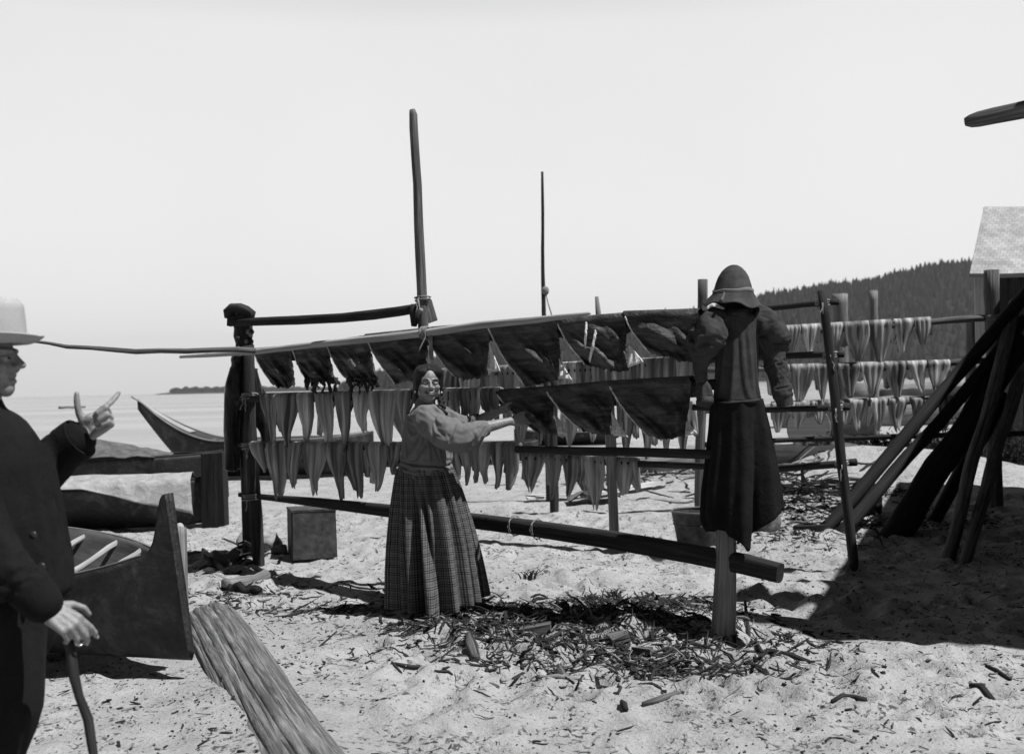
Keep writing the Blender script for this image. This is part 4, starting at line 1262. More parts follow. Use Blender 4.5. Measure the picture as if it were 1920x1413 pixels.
# ------------------------------------------------------------------ smaller things lying on the beach
def crate():
    a = G(541, 1050); root = thing('wooden_box', 'plain wooden box standing on the sand behind the rack', 'box', onG(G(585, 1055)))
    Y = G(585, 1055).y; s = Y / F
    c = P(585, 1010, Y + .16); ax = Vector((cos(R(17)), sin(R(17)), 0)); ay = Vector((-ax.y, ax.x, 0)); h = .195
    c = Vector((c.x, c.y, gz(c.x, c.y) + h - .01)); az = Vector((0, 0, 1)); w_ = .175
    mb = MB(); mb.box(c, w_ - .012, w_ - .012, h - .004, (ax, ay, az)); mb.build('box_core', M['black_wood'], root, False)
    for nm, off, hx, hy in (('front_panel', -ay * w_, w_, .009), ('back_panel', ay * w_, w_, .009), ('side_panel', -ax * w_, .009, w_ - .012), ('side_panel', ax * w_, .009, w_ - .012)):
        b = MB(); b.box(c + off, hx, hy, h, (ax, ay, az), 0, .004, 3); b.build(nm, M['rust_tin'], root, False)
    b = MB(); b.box(c + az * (h + .006), w_ + .012, w_ + .012, .009, (ax, ay, az), 0, .003, 5); b.build('lid', M['rust_tin'], root, False)
crate()

def lump(name, label, cat, px, py, w_, h_, mat, seed, dy=.0, vox=.018, parts=7, spread=1.0, amp=.02):
    g = onG(G(px, py)); s = g.y / F; rng = random.Random(seed); mb = MB()
    W, H = w_ * s / 2, h_ * s
    for k in range(parts):
        f = (k + .5) / parts * 2 - 1
        mb.ell(g + Vector((f * W * .62 * spread, rng.uniform(-.2, .25) * W + W * .4, H * rng.uniform(.25, .5))), (W * rng.uniform(.35, .5), W * rng.uniform(.35, .5), H * rng.uniform(.4, .6)), None, 12, 8)
    o = mb.remesh(name, vox, mat, None, 3, lambda c: amp * (vnoise(c[:, 0] + c[:, 1], c[:, 2], .09, seed % 7) + .6 * vnoise(c[:, 0] - c[:, 1], c[:, 2] * 1.3, .04, 3)))
    return tag(o, label, cat)
lump('sack', 'pale lumpy sack slumped behind the left rack post', 'sack', 482, 1052, 90, 48, M['canvas'], 3, parts=8, amp=.05)
lump('boulder', 'dark wet stone lying between the sack and the near canoe', 'stone', 418, 1066, 60, 32, M['tin'], 5, parts=7, amp=.05)
lump('boulder', 'small dark stone beside the wooden box shadow', 'stone', 524, 1052, 36, 24, M['tin'], 6, parts=5, amp=.04)
lump('stump', 'dark charred stump behind the leaning poles', 'stump', 1628, 968, 70, 74, M['black_wood'], 8, parts=4)
lump('sack', 'grey bulging sack standing behind the scarecrow skirt', 'sack', 1438, 1000, 74, 84, M['sack'], 10, parts=5)
lump('boulder', 'grey boulder on the rise beyond the second rack', 'stone', 1545, 884, 90, 38, M['stone'], 13, vox=.04, parts=5, amp=.04)
lump('boulder', 'pale rock lying by the shore log at the far right', 'stone', 1845, 765, 70, 26, M['stone'], 14, vox=.08, parts=5, amp=.08)

def log(label, p0, p1, r0, r1, mat, seed, name='driftwood_log', cat='log', sink=.3):
    mb = MB(); a, b = Vector(p0), Vector(p1)
    a.z = gz(a.x, a.y) + r0 * (1 - sink); b.z = gz(b.x, b.y) + r1 * (1 - sink)
    pole(mb, a, b, r0, r1, .05, seed, 14, 12, .07)
    return tag(mb.build(name, mat), label, cat)
log('short pale burnt driftwood stick lying left of the rack foot', G(425, 1108), G(500, 1095), .06, .05, M['pale_wood'], 3)
log('small charred branch on the sand in front of the sack', G(428, 1112), G(487, 1114), .035, .03, M['black_wood'], 4, 'burnt_branch', 'branch')
log('bare forked branch by the dark wet stone', G(385, 1055), G(432, 1082), .03, .02, M['pale_wood'], 5, 'branch', 'branch')
log('long pale beach log lying behind the lowest row of fish', G(1180, 884), G(1335, 876), .2, .19, M['pale_wood'], 6)
log('dark rotten log on the ground past the scarecrow skirt', G(1432, 893), G(1585, 888), .22, .2, M['dark_wood'], 7)
log('pale bleached log stretching across the far right shore', G(1462, 800), G(1900, 792), .5, .5, M['pale_wood'], 8)
log('pale log lying along the waterline past the far fish', G(1600, 762), G(1960, 757), .7, .6, M['pale_wood'], 9)
log('dark log lying below the waterline log at right', G(1652, 772), G(1900, 770), .55, .6, M['dark_wood'], 10)
log('grey log on the rise right of the leaning end post', G(1560, 868), G(1720, 872), .16, .14, M['mid_wood'], 11)
def log_end():
    mb = MB(); c = G(1518, 853); r = .43; base = onG(c)
    a = base + Vector((0, 0, r * .93)); b = a + Vector((1.6, 2.4, 0))
    root = thing('sawn_log', 'short sawn log with its round pale end facing the beach', 'log', base)
    mb.tube([a, a.lerp(b, .3), a.lerp(b, .6), b], [r, r * 1.01, r, r * .98], 28, .03, 3); mb.build('bark', M['dark_wood'], root, sharp=40)
    e = MB(); d = (b - a).normalized(); e.tube([a - d * .012, a - d * .004], [r * .96, r * .97], 28, .01, 3); e.build('cut_end', M['peeled_wood'], root, sharp=40)
log_end()

def washtub():
    g = G(1322, 1030); base = onG(g); root = thing('washtub', 'dark tin washtub half hidden behind the scarecrow post', 'washtub', base)
    mb = MB(); H = .31; r0, r1 = .19, .245; c = base + Vector((0, .2, 0))
    prof = [(r0, 0), (r0 + .01, .05), (r0 + (r1 - r0) * .62, .19), (r0 + (r1 - r0) * .66 + .006, .2), (r0 + (r1 - r0) * .7, .21), (r1, H)]
    def fn(u, v):
        k = v * (len(prof) - 1); i = min(int(k), len(prof) - 2); f = k - i
        r = prof[i][0] * (1 - f) + prof[i + 1][0] * f; z = prof[i][1] * (1 - f) + prof[i + 1][1] * f
        return c + Vector((cos(u * 2 * pi) * r, sin(u * 2 * pi) * r, z))
    mb.sheet(fn, 40, 20, .006, 0, (1.4, .3), True); mb.tube([c + Vector((0, 0, .004)), c + Vector((0, 0, .012))], [r0, r0], 40)
    mb.build('body', M['rust_tin'], root, sharp=35)
    rm = MB(); rm.tube([c + Vector((cos(a) * r1, sin(a) * r1, H)) for a in [2 * pi * i / 40 for i in range(41)]], .010, 8); rm.build('rim', M['tin'], root)
washtub()

def boards():
    for k, (x0, y0, x1, y1, lab) in enumerate(((985, 938, 1110, 930, 'whitish plank lying flat on the sand under the far fish'), (1088, 938, 1236, 912, 'long whitish plank lying right of the crooked pale post'))):
        a, b = G(x0, y0), G(x1, y1); d = (b - a).normalized(); n_ = Vector((-d.y, d.x, 0))
        c = onG((a + b) / 2, .06)
        mb = MB(); L = (b - a).length
        for q in range(2): mb.box(c + n_ * (.09 * q - .05) + Vector((0, 0, .012 * q)), L / 2 * (1 - .1 * q), .042, .014, (d, n_, Vector((0, 0, 1))), 0, .012, q + k)
        tag(mb.build('plank', M['white_board'], None, False), lab, 'plank')
    mb = MB(); c = onG(G(1112, 945), .02)
    def fn(u, v): return c + Vector((-.28 + .62 * u, .12 + .5 * v, .02 + .16 * sin(pi * u * .9) * (1 - v * .3) + .03 * n1(u * 7 + v * 5, 2)))
    mb.sheet(fn, 16, 10, .012, 0, (.6, .5)); tag(mb.build('tarred_cloth', M['oilskin']), 'dark tarred cloth folded over the planks on the sand', 'cloth')
boards()

# ------------------------------------------------------------------ standing poles and leaning timbers
def standing(px0, py0, px1, py1, r0, r1, mat, seed, name, label, Y=None, wig=.04, n=12):
    b = G(px0, py0) if Y is None else Vector((P(px0, py0, Y).x, Y, 0))
    t = P(px1, py1, b.y); mb = MB(); pole(mb, onG(b, -.4), t, r0, r1, wig, seed, n, 18)
    return tag(mb.build(name, mat), label, 'post' if 'post' in name else 'pole')
o = standing(1030, 930, 1017, 322, .05, .016, M['dark_wood'], 3, 'flag_pole', 'tall thin tapering pole rising behind the hides', 13.5, .05)
t = MB(); q = P(1022, 545, 13.5); t.ell(q, (.05, .05, .06), None, 10, 8); t.tube([q, P(1028, 570, 13.5), P(1036, 596, 13.5)], .008, 5); t.build('knot', M['rope'], o)
standing(1580, 862, 1575, 551, .17, .15, M['pale_wood'], 4, 'bleached_post', 'thick bleached post just right of the rack end post', 23)
standing(1640, 862, 1637, 545, .11, .095, M['pale_wood'], 5, 'bleached_post', 'slimmer bleached post standing before the wooded hill', 23)
standing(1828, 880, 1822, 592, .13, .11, M['pale_wood'], 6, 'bleached_post', 'pale worn post nearest the cabin corner', 19.5)

def timber(top, base, w_, seed, label, mat, sq=.0, name='leaning_timber', Yt=11.1, flat=1.0, r_top=None):
    b = onG(G(*base), -.12); t = P(top[0], top[1], Yt); t = t + (t - b) * .12
    s = b.y / F; r = w_ * s / 2
    mb = MB(); pts = subdiv(b, t, 14, .05, seed); rt = r if r_top is None else r_top * Yt / F / 2
    mb.tube(pts, [((r + (rt - r) * i / 14) * (1 + .1 * n1(i * .8, seed)), (r + (rt - r) * i / 14) * flat) for i in range(15)], 12, .05, seed, (1, 0, 0), square=sq)
    return tag(mb.build(name, mat), label, 'timber', 'timbers leaning together at the right')
timber((1890, 592), (1520, 1003), 24, 2, 'leaning squared timber reaching furthest left of the group', M['black_wood'], .5, r_top=24)
timber((1888, 640), (1560, 1004), 26, 3, 'slender leaning timber just under the furthest left one', M['black_wood'], .4, r_top=22)
timber((1893, 680), (1662, 1008), 54, 4, 'thickest leaning timber of the group, nearly black', M['black_wood'], .3, r_top=44)
timber((1868, 770), (1732, 985), 26, 5, 'short thin dark timber right of the thickest one', M['black_wood'], .3)
timber((1893, 610), (1770, 1050), 24, 6, 'steep leaning pole with a lighter worn edge', M['mid_wood'], .4, r_top=24)
timber((1905, 720), (1797, 1062), 22, 7, 'steepest leaning pole at the far right edge', M['mid_wood'], .2, r_top=26)

# ------------------------------------------------------------------ scattered bits
def stick(pts_px, r, mat, label, name='driftwood_stick', lift=.0):
    pts = [onG(G(x, y), r * .8 + (lift if i == 0 else 0)) for i, (x, y) in enumerate(pts_px)]
    mb = MB(); mb.tube(pts, [r * (.7 + .5 * abs(sin(i * 1.7))) for i in range(len(pts))], 7, .15, len(pts_px)); return tag(mb.build(name, mat), label, 'stick')
stick([(1398, 1172), (1405, 1192), (1418, 1208), (1430, 1222), (1450, 1229), (1480, 1229), (1527, 1231)], .012, M['dark_wood'], 'bent dark stick with a raised end right of the scarecrow post', lift=.10)
stick([(1568, 1229), (1595, 1226), (1622, 1225)], .009, M['mid_wood'], 'short straight twig on the sand below the house shade')
stick([(740, 1254), (770, 1248), (806, 1243)], .010, M['dark_wood'], 'dark short stick on bare sand below the driftwood heap')
stick([(1000, 1208), (1030, 1212), (1060, 1206)], .012, M['dark_wood'], 'curved bark strip on the middle of the litter heap')
stick([(1005, 1284), (1045, 1286), (1090, 1278)], .011, M['pale_wood'], 'pale whittled stick lying in the foreground litter')
stick([(1205, 1328), (1240, 1322), (1270, 1311)], .014, M['mid_wood'], 'grey stick lying alone in the right foreground')
stick([(1560, 1311), (1580, 1304), (1605, 1305), (1622, 1310)], .012, M['dark_wood'], 'arched dark twig in the right foreground')
stick([(1818, 1282), (1840, 1286), (1865, 1295)], .016, M['dark_wood'], 'thick dark stick near the right edge of the sand')
stick([(1848, 1252), (1870, 1256), (1895, 1268)], .010, M['dark_wood'], 'thin root curling out at the far right edge')
stick([(884, 1148), (905, 1135), (925, 1120)], .014, M['pale_wood'], 'pale stick sticking out beside the skirt hem', lift=.0)
stick([(530, 1168), (560, 1158), (600, 1146)], .010, M['dark_wood'], 'thin dark stick pointing at the woman\'s shadow')
stick([(880, 1208), (885, 1225), (893, 1238)], .032, M['mid_wood'], 'thick short wood chunk below the skirt', 'wood_chunk')
stick([(1048, 1240), (1052, 1250), (1058, 1262)], .022, M['mid_wood'], 'split wood chip standing out in the foreground litter', 'wood_chunk')
stick([(1166, 1318), (1170, 1328), (1174, 1337)], .016, M['dark_wood'], 'dark flat wood chip pointing down the picture', 'wood_chunk')
def flat_block(px, py, w_, h_, ang, mat, label, seed):
    g = onG(G(px, py), .03); mb = MB(); ax = Vector((cos(ang), sin(ang), .15)).normalized(); ay = Vector((-ax.y, ax.x, .12)).normalized()
    mb.box(g, w_, h_, .018, (ax, ay, ax.cross(ay)), 0, .008, seed); tag(mb.build('wood_block', mat, None, False), label, 'wood block')
flat_block(1160, 1216, .05, .04, .3, M['mid_wood'], 'small square wood block on the litter heap', 3)
flat_block(1005, 1195, .085, .03, -.2, M['mid_wood'], 'hollow bark slab lying on the litter heap', 4)
flat_block(1205, 1228, .06, .022, -.7, M['mid_wood'], 'narrow wood block right of the square one', 5)

def litter():
    """bark, chips, twigs and dried kelp nobody could count"""
    rng = random.Random(21); mb = MB()
    def chip(x, y, L, r, curl):
        z = gz(x, y); a = rng.uniform(0, 2 * pi); el = rng.uniform(-.1, .6) if rng.random() < .5 else 0
        d = Vector((cos(a), sin(a), 0)); n_ = Vector((-d.y, d.x, 0))
        if rng.random() < .3:
            mb.box(Vector((x, y, z + .006 + L * .3 * max(0, el))), L / 2, r * rng.uniform(.5, 1.8), r * .3, ((d + Vector((0, 0, el))).normalized(), n_, Vector((-d.x * el, -d.y * el, 1)).normalized()), rng.choice((0, 0, 0, 1)), r * .5, rng.random())
        else:
            pts = []; p = Vector((x, y, z + r)); h = a
            for q in range(5):
                pts.append(Vector((p.x, p.y, gz(p.x, p.y) + r * .8 + max(0, el) * L * q / 5)))
                h += curl * rng.uniform(-1, 1.4); p = p + Vector((cos(h), sin(h), 0)) * (L / 4)
            mb.tube(pts, [r * k for k in (.5, .9, 1, .8, .35)], 5, .2, rng.random(), m=rng.choice((0, 0, 0, 0, 1)))
    heaps = [((1130, 1210), .9, .38, 620), ((1000, 1180), .7, .25, 420), ((870, 1185), .35, .16, 240), ((1180, 1130), .42, .12, 520), ((1110, 1150), .6, .12, 420), ((1700, 985), 1.0, .5, 260), ((1640, 930), .7, .5, 200), ((1250, 1250), .6, .25, 260), ((1290, 1150), .3, .2, 220),
             ((470, 1120), .5, .3, 90), ((620, 1150), .5, .25, 80), ((1520, 930), .9, .5, 420), ((1460, 1010), .8, .5, 160), ((1500, 960), .5, .4, 200), ((1250, 900), 1.4, .5, 140)]
    for (px, py), rx, ry, n_ in heaps:
        c = G(px, py)
        for k in range(int(n_ * 2.6)):
            x, y = c.x + rng.gauss(0, rx * .6), c.y + rng.gauss(0, ry * .7)
            chip(x, y, rng.uniform(.02, .17) * rng.uniform(.3, 1.2), rng.choice((.002, .003, .004, .005, .008)), .8)
    for px, py, rx, ry, n_ in ((1230, 905, 1.2, .5, 46), (1480, 905, 1.0, .8, 70), (1560, 985, .6, .4, 40), (1380, 930, .8, .5, 40), (1620, 880, 1.2, .8, 50), (430, 1060, .5, .4, 26)):
        c = G(px, py)                                        # bigger drift pieces back by the racks
        for k in range(n_):
            chip(c.x + rng.gauss(0, rx * .6), c.y + rng.gauss(0, ry * .8), rng.uniform(.10, .55), rng.uniform(.006, .022), .5)
    for k in range(11000):                                   # crumbs
        y = 3.4 + 7 * rng.random() ** 1.3; x = rng.uniform(-.52, .52) * (y + .6); L = rng.uniform(.0015, .0045) * (2.2 if rng.random() < .08 else 1); a = rng.random() * 6
        if float(vnoise(x, y, .35, 4)) < rng.uniform(-.35, .3): continue
        z = gz(x, y)
        mb.box((x, y, z + .003), L, L * rng.uniform(.3, 1), L * .5, (Vector((cos(a), sin(a), 0)), Vector((-sin(a), cos(a), 0)), Vector((0, 0, 1))), rng.choice((0, 0, 0, 1)), L * .5, k)
    for k in range(2600):
        y = 3.4 + 9.5 * rng.random() ** 1.4; x = rng.uniform(-.52, .52) * (y + .6)
        chip(x, y, rng.uniform(.010, .09) * rng.uniform(.25, 1.1), rng.uniform(.0015, .0055), .6)
    tag(mb.build('driftwood_litter', [M['dark_wood'], M['pale_wood']], None, False), 'scattered bark chips, twigs and dried kelp on the sand', None, None, 'stuff')
litter()

def tuft(px, py, n_, h, label, seed, w_=.08):
    g = onG(G(px, py)); rng = random.Random(seed); mb = MB()
    for k in range(n_):
        a = rng.uniform(0, 2 * pi); l = rng.uniform(.5, 1) * h; out = rng.uniform(.3, 1.2)
        b = g + Vector((rng.gauss(0, w_ * .4), rng.gauss(0, w_ * .4), 0)); d = Vector((cos(a), sin(a), 0))
        pts = [b, b + d * l * .25 * out + Vector((0, 0, l * .5)), b + d * l * .6 * out + Vector((0, 0, l * .8)), b + d * l * out + Vector((0, 0, l * .85))]
        mb.tube(pts, [.004, .0035, .0025, .001], 4)
    tag(mb.build('grass_tuft', M['seaweed']), label, 'grass')
tuft(993, 1090, 26, .10, 'small dark grass tuft on bare sand right of the woman', 3)
tuft(1476, 1195, 24, .07, 'sparse grass tuft at the edge of the house shade', 4, .04)
tuft(1150, 1118, 30, .09, 'spiky weed growing on the litter heap', 5, .05)
tuft(1290, 890, 40, .22, 'scrubby weed clump between the second rack and the scarecrow', 6, .3)
tuft(1215, 885, 40, .25, 'bushy weed clump under the end of the fish row', 7, .3)
def thicket(px, py, w_, h_, seed, label, n_=240):
    rng = random.Random(seed); c = onG(G(px, py)); mb = MB()
    for k in range(n_):
        x, y = c.x + rng.gauss(0, w_ * .45), c.y + rng.gauss(0, w_ * .3); a = rng.uniform(0, 2 * pi); L = rng.uniform(.15, .5) * h_ * 2
        p = Vector((x, y, gz(x, y))); pts = [p]; top = h_ * math.exp(-((x - c.x) / w_) ** 2)
        for q in range(4):
            a += rng.uniform(-.6, .6); pts.append(pts[-1] + Vector((cos(a) * .5, sin(a) * .5, rng.uniform(.1, 1.0))) * min(L, top) / 3)
        mb.tube(pts, [.010, .009, .007, .005, .003], 4, .1, k)
        for q in range(5):
            t = pts[rng.randrange(1, 5)] + Vector((rng.gauss(0, .05), rng.gauss(0, .05), rng.gauss(0, .05)))
            u = Vector((rng.uniform(-1, 1), rng.uniform(-1, 1), rng.uniform(-1, 1))).normalized(); v = u.orthogonal().normalized(); l = rng.uniform(.02, .06)
            b0 = len(mb.v); mb.v += [t - u * l, t + v * l * .45, t + u * l, t - v * l * .45]; mb.face((b0, b0 + 1, b0 + 2, b0 + 3), m=1)
    tag(mb.build('bramble', [M['black_wood'], M['forest']], None, False), label, 'bush')
thicket(1690, 868, 1.0, .55, 3, 'dark bramble on the rise just right of the leaning end post')
thicket(1800, 872, 1.1, .75, 4, 'taller dark bramble behind the steep leaning poles')
thicket(1905, 885, 1.0, .8, 5, 'dark bramble at the foot of the far rack end post')
thicket(1590, 862, .8, .3, 6, 'low scrub between the sawn log and the leaning poles', 160)
thicket(1395, 872, .9, .25, 7, 'low dark scrub hidden behind the scarecrow skirt', 140)
def brush():
    rng = random.Random(8); c = onG(G(1520, 950)); mb = MB()
    for k in range(130):
        x, y = c.x + rng.gauss(0, .42), c.y + abs(rng.gauss(0, .5)); a = rng.uniform(0, 2 * pi); L = rng.uniform(.2, .8)
        p = Vector((x, y, gz(x, y) + rng.uniform(0, .26) * math.exp(-((x - c.x) / .45) ** 2))); pts = [p]
        for q in range(5):
            a += rng.uniform(-.5, .5); pts.append(pts[-1] + Vector((cos(a), sin(a), rng.uniform(-.14, .16))) * L / 5)
        mb.tube(pts, [.011, .010, .009, .007, .005, .002], 5, .2, k)
    tag(mb.build('brush_pile', M['black_wood']), 'tangled dark brush pile left of the leaning end post', 'brush pile')
brush()
# ------------------------------------------------------------------ people
def head(mb, o, fwd, up, k=1.0, smile=0.0, nose=1.0, wide=1.0):
    """adds a head; returns the local -> world map (x to the viewer's right when facing us, y forward, z up)"""
    f = Vector(fwd).normalized(); u = Vector(up); u = (u - f * u.dot(f)).normalized(); r = u.cross(f)   # seen from the front
    r = -r if False else r
    def T(x, y, z): return Vector(o) + (r * x * wide + f * y + u * z) * k
    ax = (r * wide, f, u)
    E = lambda c, rad: mb.ell(T(*c), tuple(q * k for q in rad), ax, 22, 14)
    E((0, -.015, .032), (.074, .092, .098)); E((0, .022, -.03), (.064, .068, .078)); E((0, .0, -.045), (.060, .06, .062))
    E((0, .060, -.088), (.030, .026, .030))                      # chin
    for s in (-1, 1):
        E((s * .036, .062, -.024 + .006 * smile), (.026, .024 + .004 * smile, .022))   # cheek
        E((s * .050, .03, -.055), (.018, .03, .03))              # jaw
        E((s * .031, .076, .004), (.0165, .0125, .0105))         # eyeball under its lids
        mb.cap(T(s * .014, .084, .026), T(s * .046, .070, .027), .0095 * k, .008 * k)  # brow
        E((s * .075, -.008, -.008), (.010, .020, .030))          # ear
        E((s * .0125, .091, -.026), (.0095, .012, .0085))        # nostril wing
    mb.cap(T(0, .084, .018), T(0, .1015 * (.5 + .5 * nose), -.018), .0075 * k, .0115 * k)
    mb.ell(T(0, .102, -.022), (.0115 * k, .012 * k, .010 * k), ax, 12, 8)
    w_ = .024 + .010 * smile
    for i in range(6):                                           # upper lip, lower lip
        a, b = (i / 6 * 2 - 1), ((i + 1) / 6 * 2 - 1)
        q = lambda t, z0, up_: T(t * w_, .088 - .020 * t * t, z0 + (.012 * smile) * t * t + up_)
        mb.cap(q(a, -.049, 0), q(b, -.049, 0), .006 * k, .006 * k); mb.cap(q(a, -.068, 0), q(b, -.068, 0), .0068 * k, .0068 * k)
    mb.cap(T(0, -.012, -.07), T(0, -.025, -.17), .052 * k, .056 * k)   # neck
    return T, ax

def hand(mb, wrist, d, n, right=True, k=1.0, curls=None, thumb=None, splay=(.12, .03, -.06, -.14), aim=None):
    """palm, four jointed fingers of unequal length, and a thumb from the side of the palm"""
    d = Vector(d).normalized(); n = Vector(n); n = (n - d * n.dot(d)).normalized()
    s = d.cross(n) if right else n.cross(d)
    W = Vector(wrist); tips = []
    kn = [(.090, .029), (.095, .0095), (.090, -.0095), (.081, -.027)]
    ln = [(.043, .026, .021), (.047, .029, .022), (.043, .027, .021), (.034, .020, .019)]
    rr = [.0092, .0096, .0090, .0078]
    curls = curls or [(.5, .6, .4)] * 4
    K = []
    for i, (a, b) in enumerate(kn):
        p = W + (d * a + s * b) * k; K.append(p)
        mb.cap(W + s * b * .62 * k, p, .0155 * k, .0118 * k)
        mb.cap(W + d * .03 * k + s * b * .8 * k + n * .004 * k, p, .0145 * k, .011 * k)
    mb.ell(W + (d * .036 + s * .026 + n * .011) * k, (.017 * k, .028 * k, .017 * k), (s, d, n), 12, 8)
    mb.ell(W + (d * .034 - s * .022 + n * .008) * k, (.014 * k, .032 * k, .015 * k), (s, d, n), 12, 8)
    for i in range(4):
        base = (d + s * splay[i]).normalized(); p = K[i]; ang = 0
        if aim and i in aim: base = Vector(aim[i]).normalized()
        for j in range(3):
            ang += curls[i][j]
            q = p + (base * cos(ang) + n * sin(ang)) * ln[i][j] * k
            f0, f1 = (1.08, .98) if j == 0 else ((.99, .92) if j == 1 else (.92, .78))
            mb.cap(p, q, rr[i] * f0 * k, rr[i] * f1 * k)
            if j < 2: mb.ell(q, rr[i] * 1.06 * k, None, 10, 8)
            p = q
        tips.append((p, (base * cos(ang) + n * sin(ang)), (base * -sin(ang) + n * cos(ang)) * -1, rr[i] * .8 * k))
    t0 = W + (d * .018 + s * .020 + n * .007) * k
    t1d, t2d, t3d = [Vector(q).normalized() for q in (thumb or [s * .8 + d * .6 + n * .3, s * .5 + d * .85 + n * .2, s * .3 + d * .95 + n * .1])]
    t1 = t0 + t1d * .044 * k; t2 = t1 + t2d * .034 * k; t3 = t2 + t3d * .024 * k
    mb.cap(t0, t1, .0165 * k, .0118 * k); mb.cap(t1, t2, .0112 * k, .0100 * k); mb.cap(t2, t3, .0104 * k, .0082 * k)
    mb.cap(W - d * .05 * k, W, .023 * k, .022 * k); mb.ell(W, (.027 * k, .03 * k, .02 * k), (s, d, n), 12, 8)
    tips.append((t3, t3d, -n, .0088 * k))
    return s, tips

def nails(parent, tips, which):
    for i in which:
        p, dr, back, r = tips[i]
        sd_ = dr.cross(back).normalized(); b = sd_.cross(dr).normalized(); b = b if b.dot(back) > 0 else -b
        nb = MB(); nb.ell(p + b * r * .72 + dr * r * .25, (r * .62, r * .8, r * .32), (sd_, dr, b), 10, 6); nb.build('fingernail', M['nail'], parent)

def fold_noise(amp, sx=.05, sz=.16, seed=1, lean=.5, fine=.35):
    """long soft creases: sx across, sz along, leaning by lean"""
    def f(c):
        x = c[:, 0] + .6 * c[:, 1]; z = c[:, 2]
        wv = .03 * vnoise(x, z, .12, seed + 3)
        a = vnoise((x + lean * z + wv) / sx, (z - lean * x) / sz, 1.0, seed)
        b = vnoise((x - lean * .6 * z + wv) / (sx * .55), (z + lean * x) / (sz * .7), 1.0, seed + 1)
        r = lambda q: .5 - 2.4 * np.sqrt(q * q + .003)
        return amp * (r(a) + fine * r(b))
    return f

# ---- cloth is draped by the cloth solver, then frozen
DRAPED, BODIES = [], []
def drape(o, pin, grow=.1, bend=.25, tension=12, mass=.18, grav=1.0, pressure=0.0):
    """pin(world position) -> weight 0..1"""
    vg = o.vertex_groups.new(name='pin'); off = wloc(o)
    for v in o.data.vertices:
        w_ = pin(v.co + off)
        if w_ > 0: vg.add([v.index], w_, 'REPLACE')
    md = o.modifiers.new('Cloth', 'CLOTH'); st = md.settings
    st.quality = 7; st.mass = mass; st.vertex_group_mass = 'pin'; st.pin_stiffness = 1.0
    st.tension_stiffness = st.compression_stiffness = tension; st.shear_stiffness = tension * .5; st.bending_stiffness = bend
    st.shrink_min = st.shrink_max = -grow; st.effector_weights.gravity = grav; st.air_damping = 2.0
    if pressure: st.use_pressure = True; st.uniform_pressure_force = pressure
    md.collision_settings.use_collision = True; md.collision_settings.distance_min = .004
    md.point_cache.frame_start = 1; md.point_cache.frame_end = 80
    DRAPED.append(o)
def collider(mb, name='collider'):
    me = mb.mesh(name); o = bpy.data.objects.new(name, me); COL.objects.link(o)
    o.modifiers.new('Collision', 'COLLISION'); o.collision.thickness_outer = .004; BODIES.append(o)
def freeze(frames):
    for f in range(1, frames + 1): scene.frame_set(f)
    dg = bpy.context.evaluated_depsgraph_get()
    new = [(o, bpy.data.meshes.new_from_object(o.evaluated_get(dg))) for o in DRAPED]
    for o, me in new:
        me.name = o.name; o.modifiers.clear(); o.vertex_groups.clear()
        o.data = me; me.polygons.foreach_set('use_smooth', [True] * len(me.polygons))
        sb = o.modifiers.new('Thickness', 'SOLIDIFY'); sb.thickness = .004; sb.offset = 0
        ss = o.modifiers.new('Subdivision', 'SUBSURF'); ss.levels = 1; ss.render_levels = 1
    for o in BODIES:
        me = o.data; bpy.data.objects.remove(o); bpy.data.meshes.remove(me)
    scene.frame_set(1); DRAPED.clear(); BODIES.clear()

def resample(pts, rad, n):
    pts = [Vector(p) for p in pts]; cum = [0]
    for a, b in zip(pts[:-1], pts[1:]): cum.append(cum[-1] + (b - a).length)
    tt = [c / cum[-1] for c in cum]
    sm = lambda vals, t: sum(float(np.interp(min(1, max(0, t + q)), tt, vals)) for q in (-.05, -.025, 0, .025, .05)) / 5
    P_ = [Vector((sm([p.x for p in pts], i / n), sm([p.y for p in pts], i / n), sm([p.z for p in pts], i / n))) for i in range(n + 1)]
    return P_, [sm(rad, i / n) for i in range(n + 1)]
def sleeve(name, pts, rad, mat, parent, n=46, rings=44, mid=(), **k):
    P_, R_ = resample(pts, rad, rings)
    rng = random.Random(len(name)); R_ = [q * (1 + rng.uniform(-.02, .02)) for q in R_]
    mb = MB(); mb.tube(P_, R_, n, 0.02, 3, cap=False); o = mb.build(name, mat, parent)
    a, b = P_[0], P_[-1]; L0, L1 = R_[0] * 1.25, R_[-1] * 1.3
    drape(o, lambda p: 1.0 if min((p - q).length for q in P_[:2]) < L0 or min((p - q).length for q in P_[-2:]) < L1 else max([w_ for q, d, w_ in mid if (p - q).length < d] or [0.0]), **k)
    return o

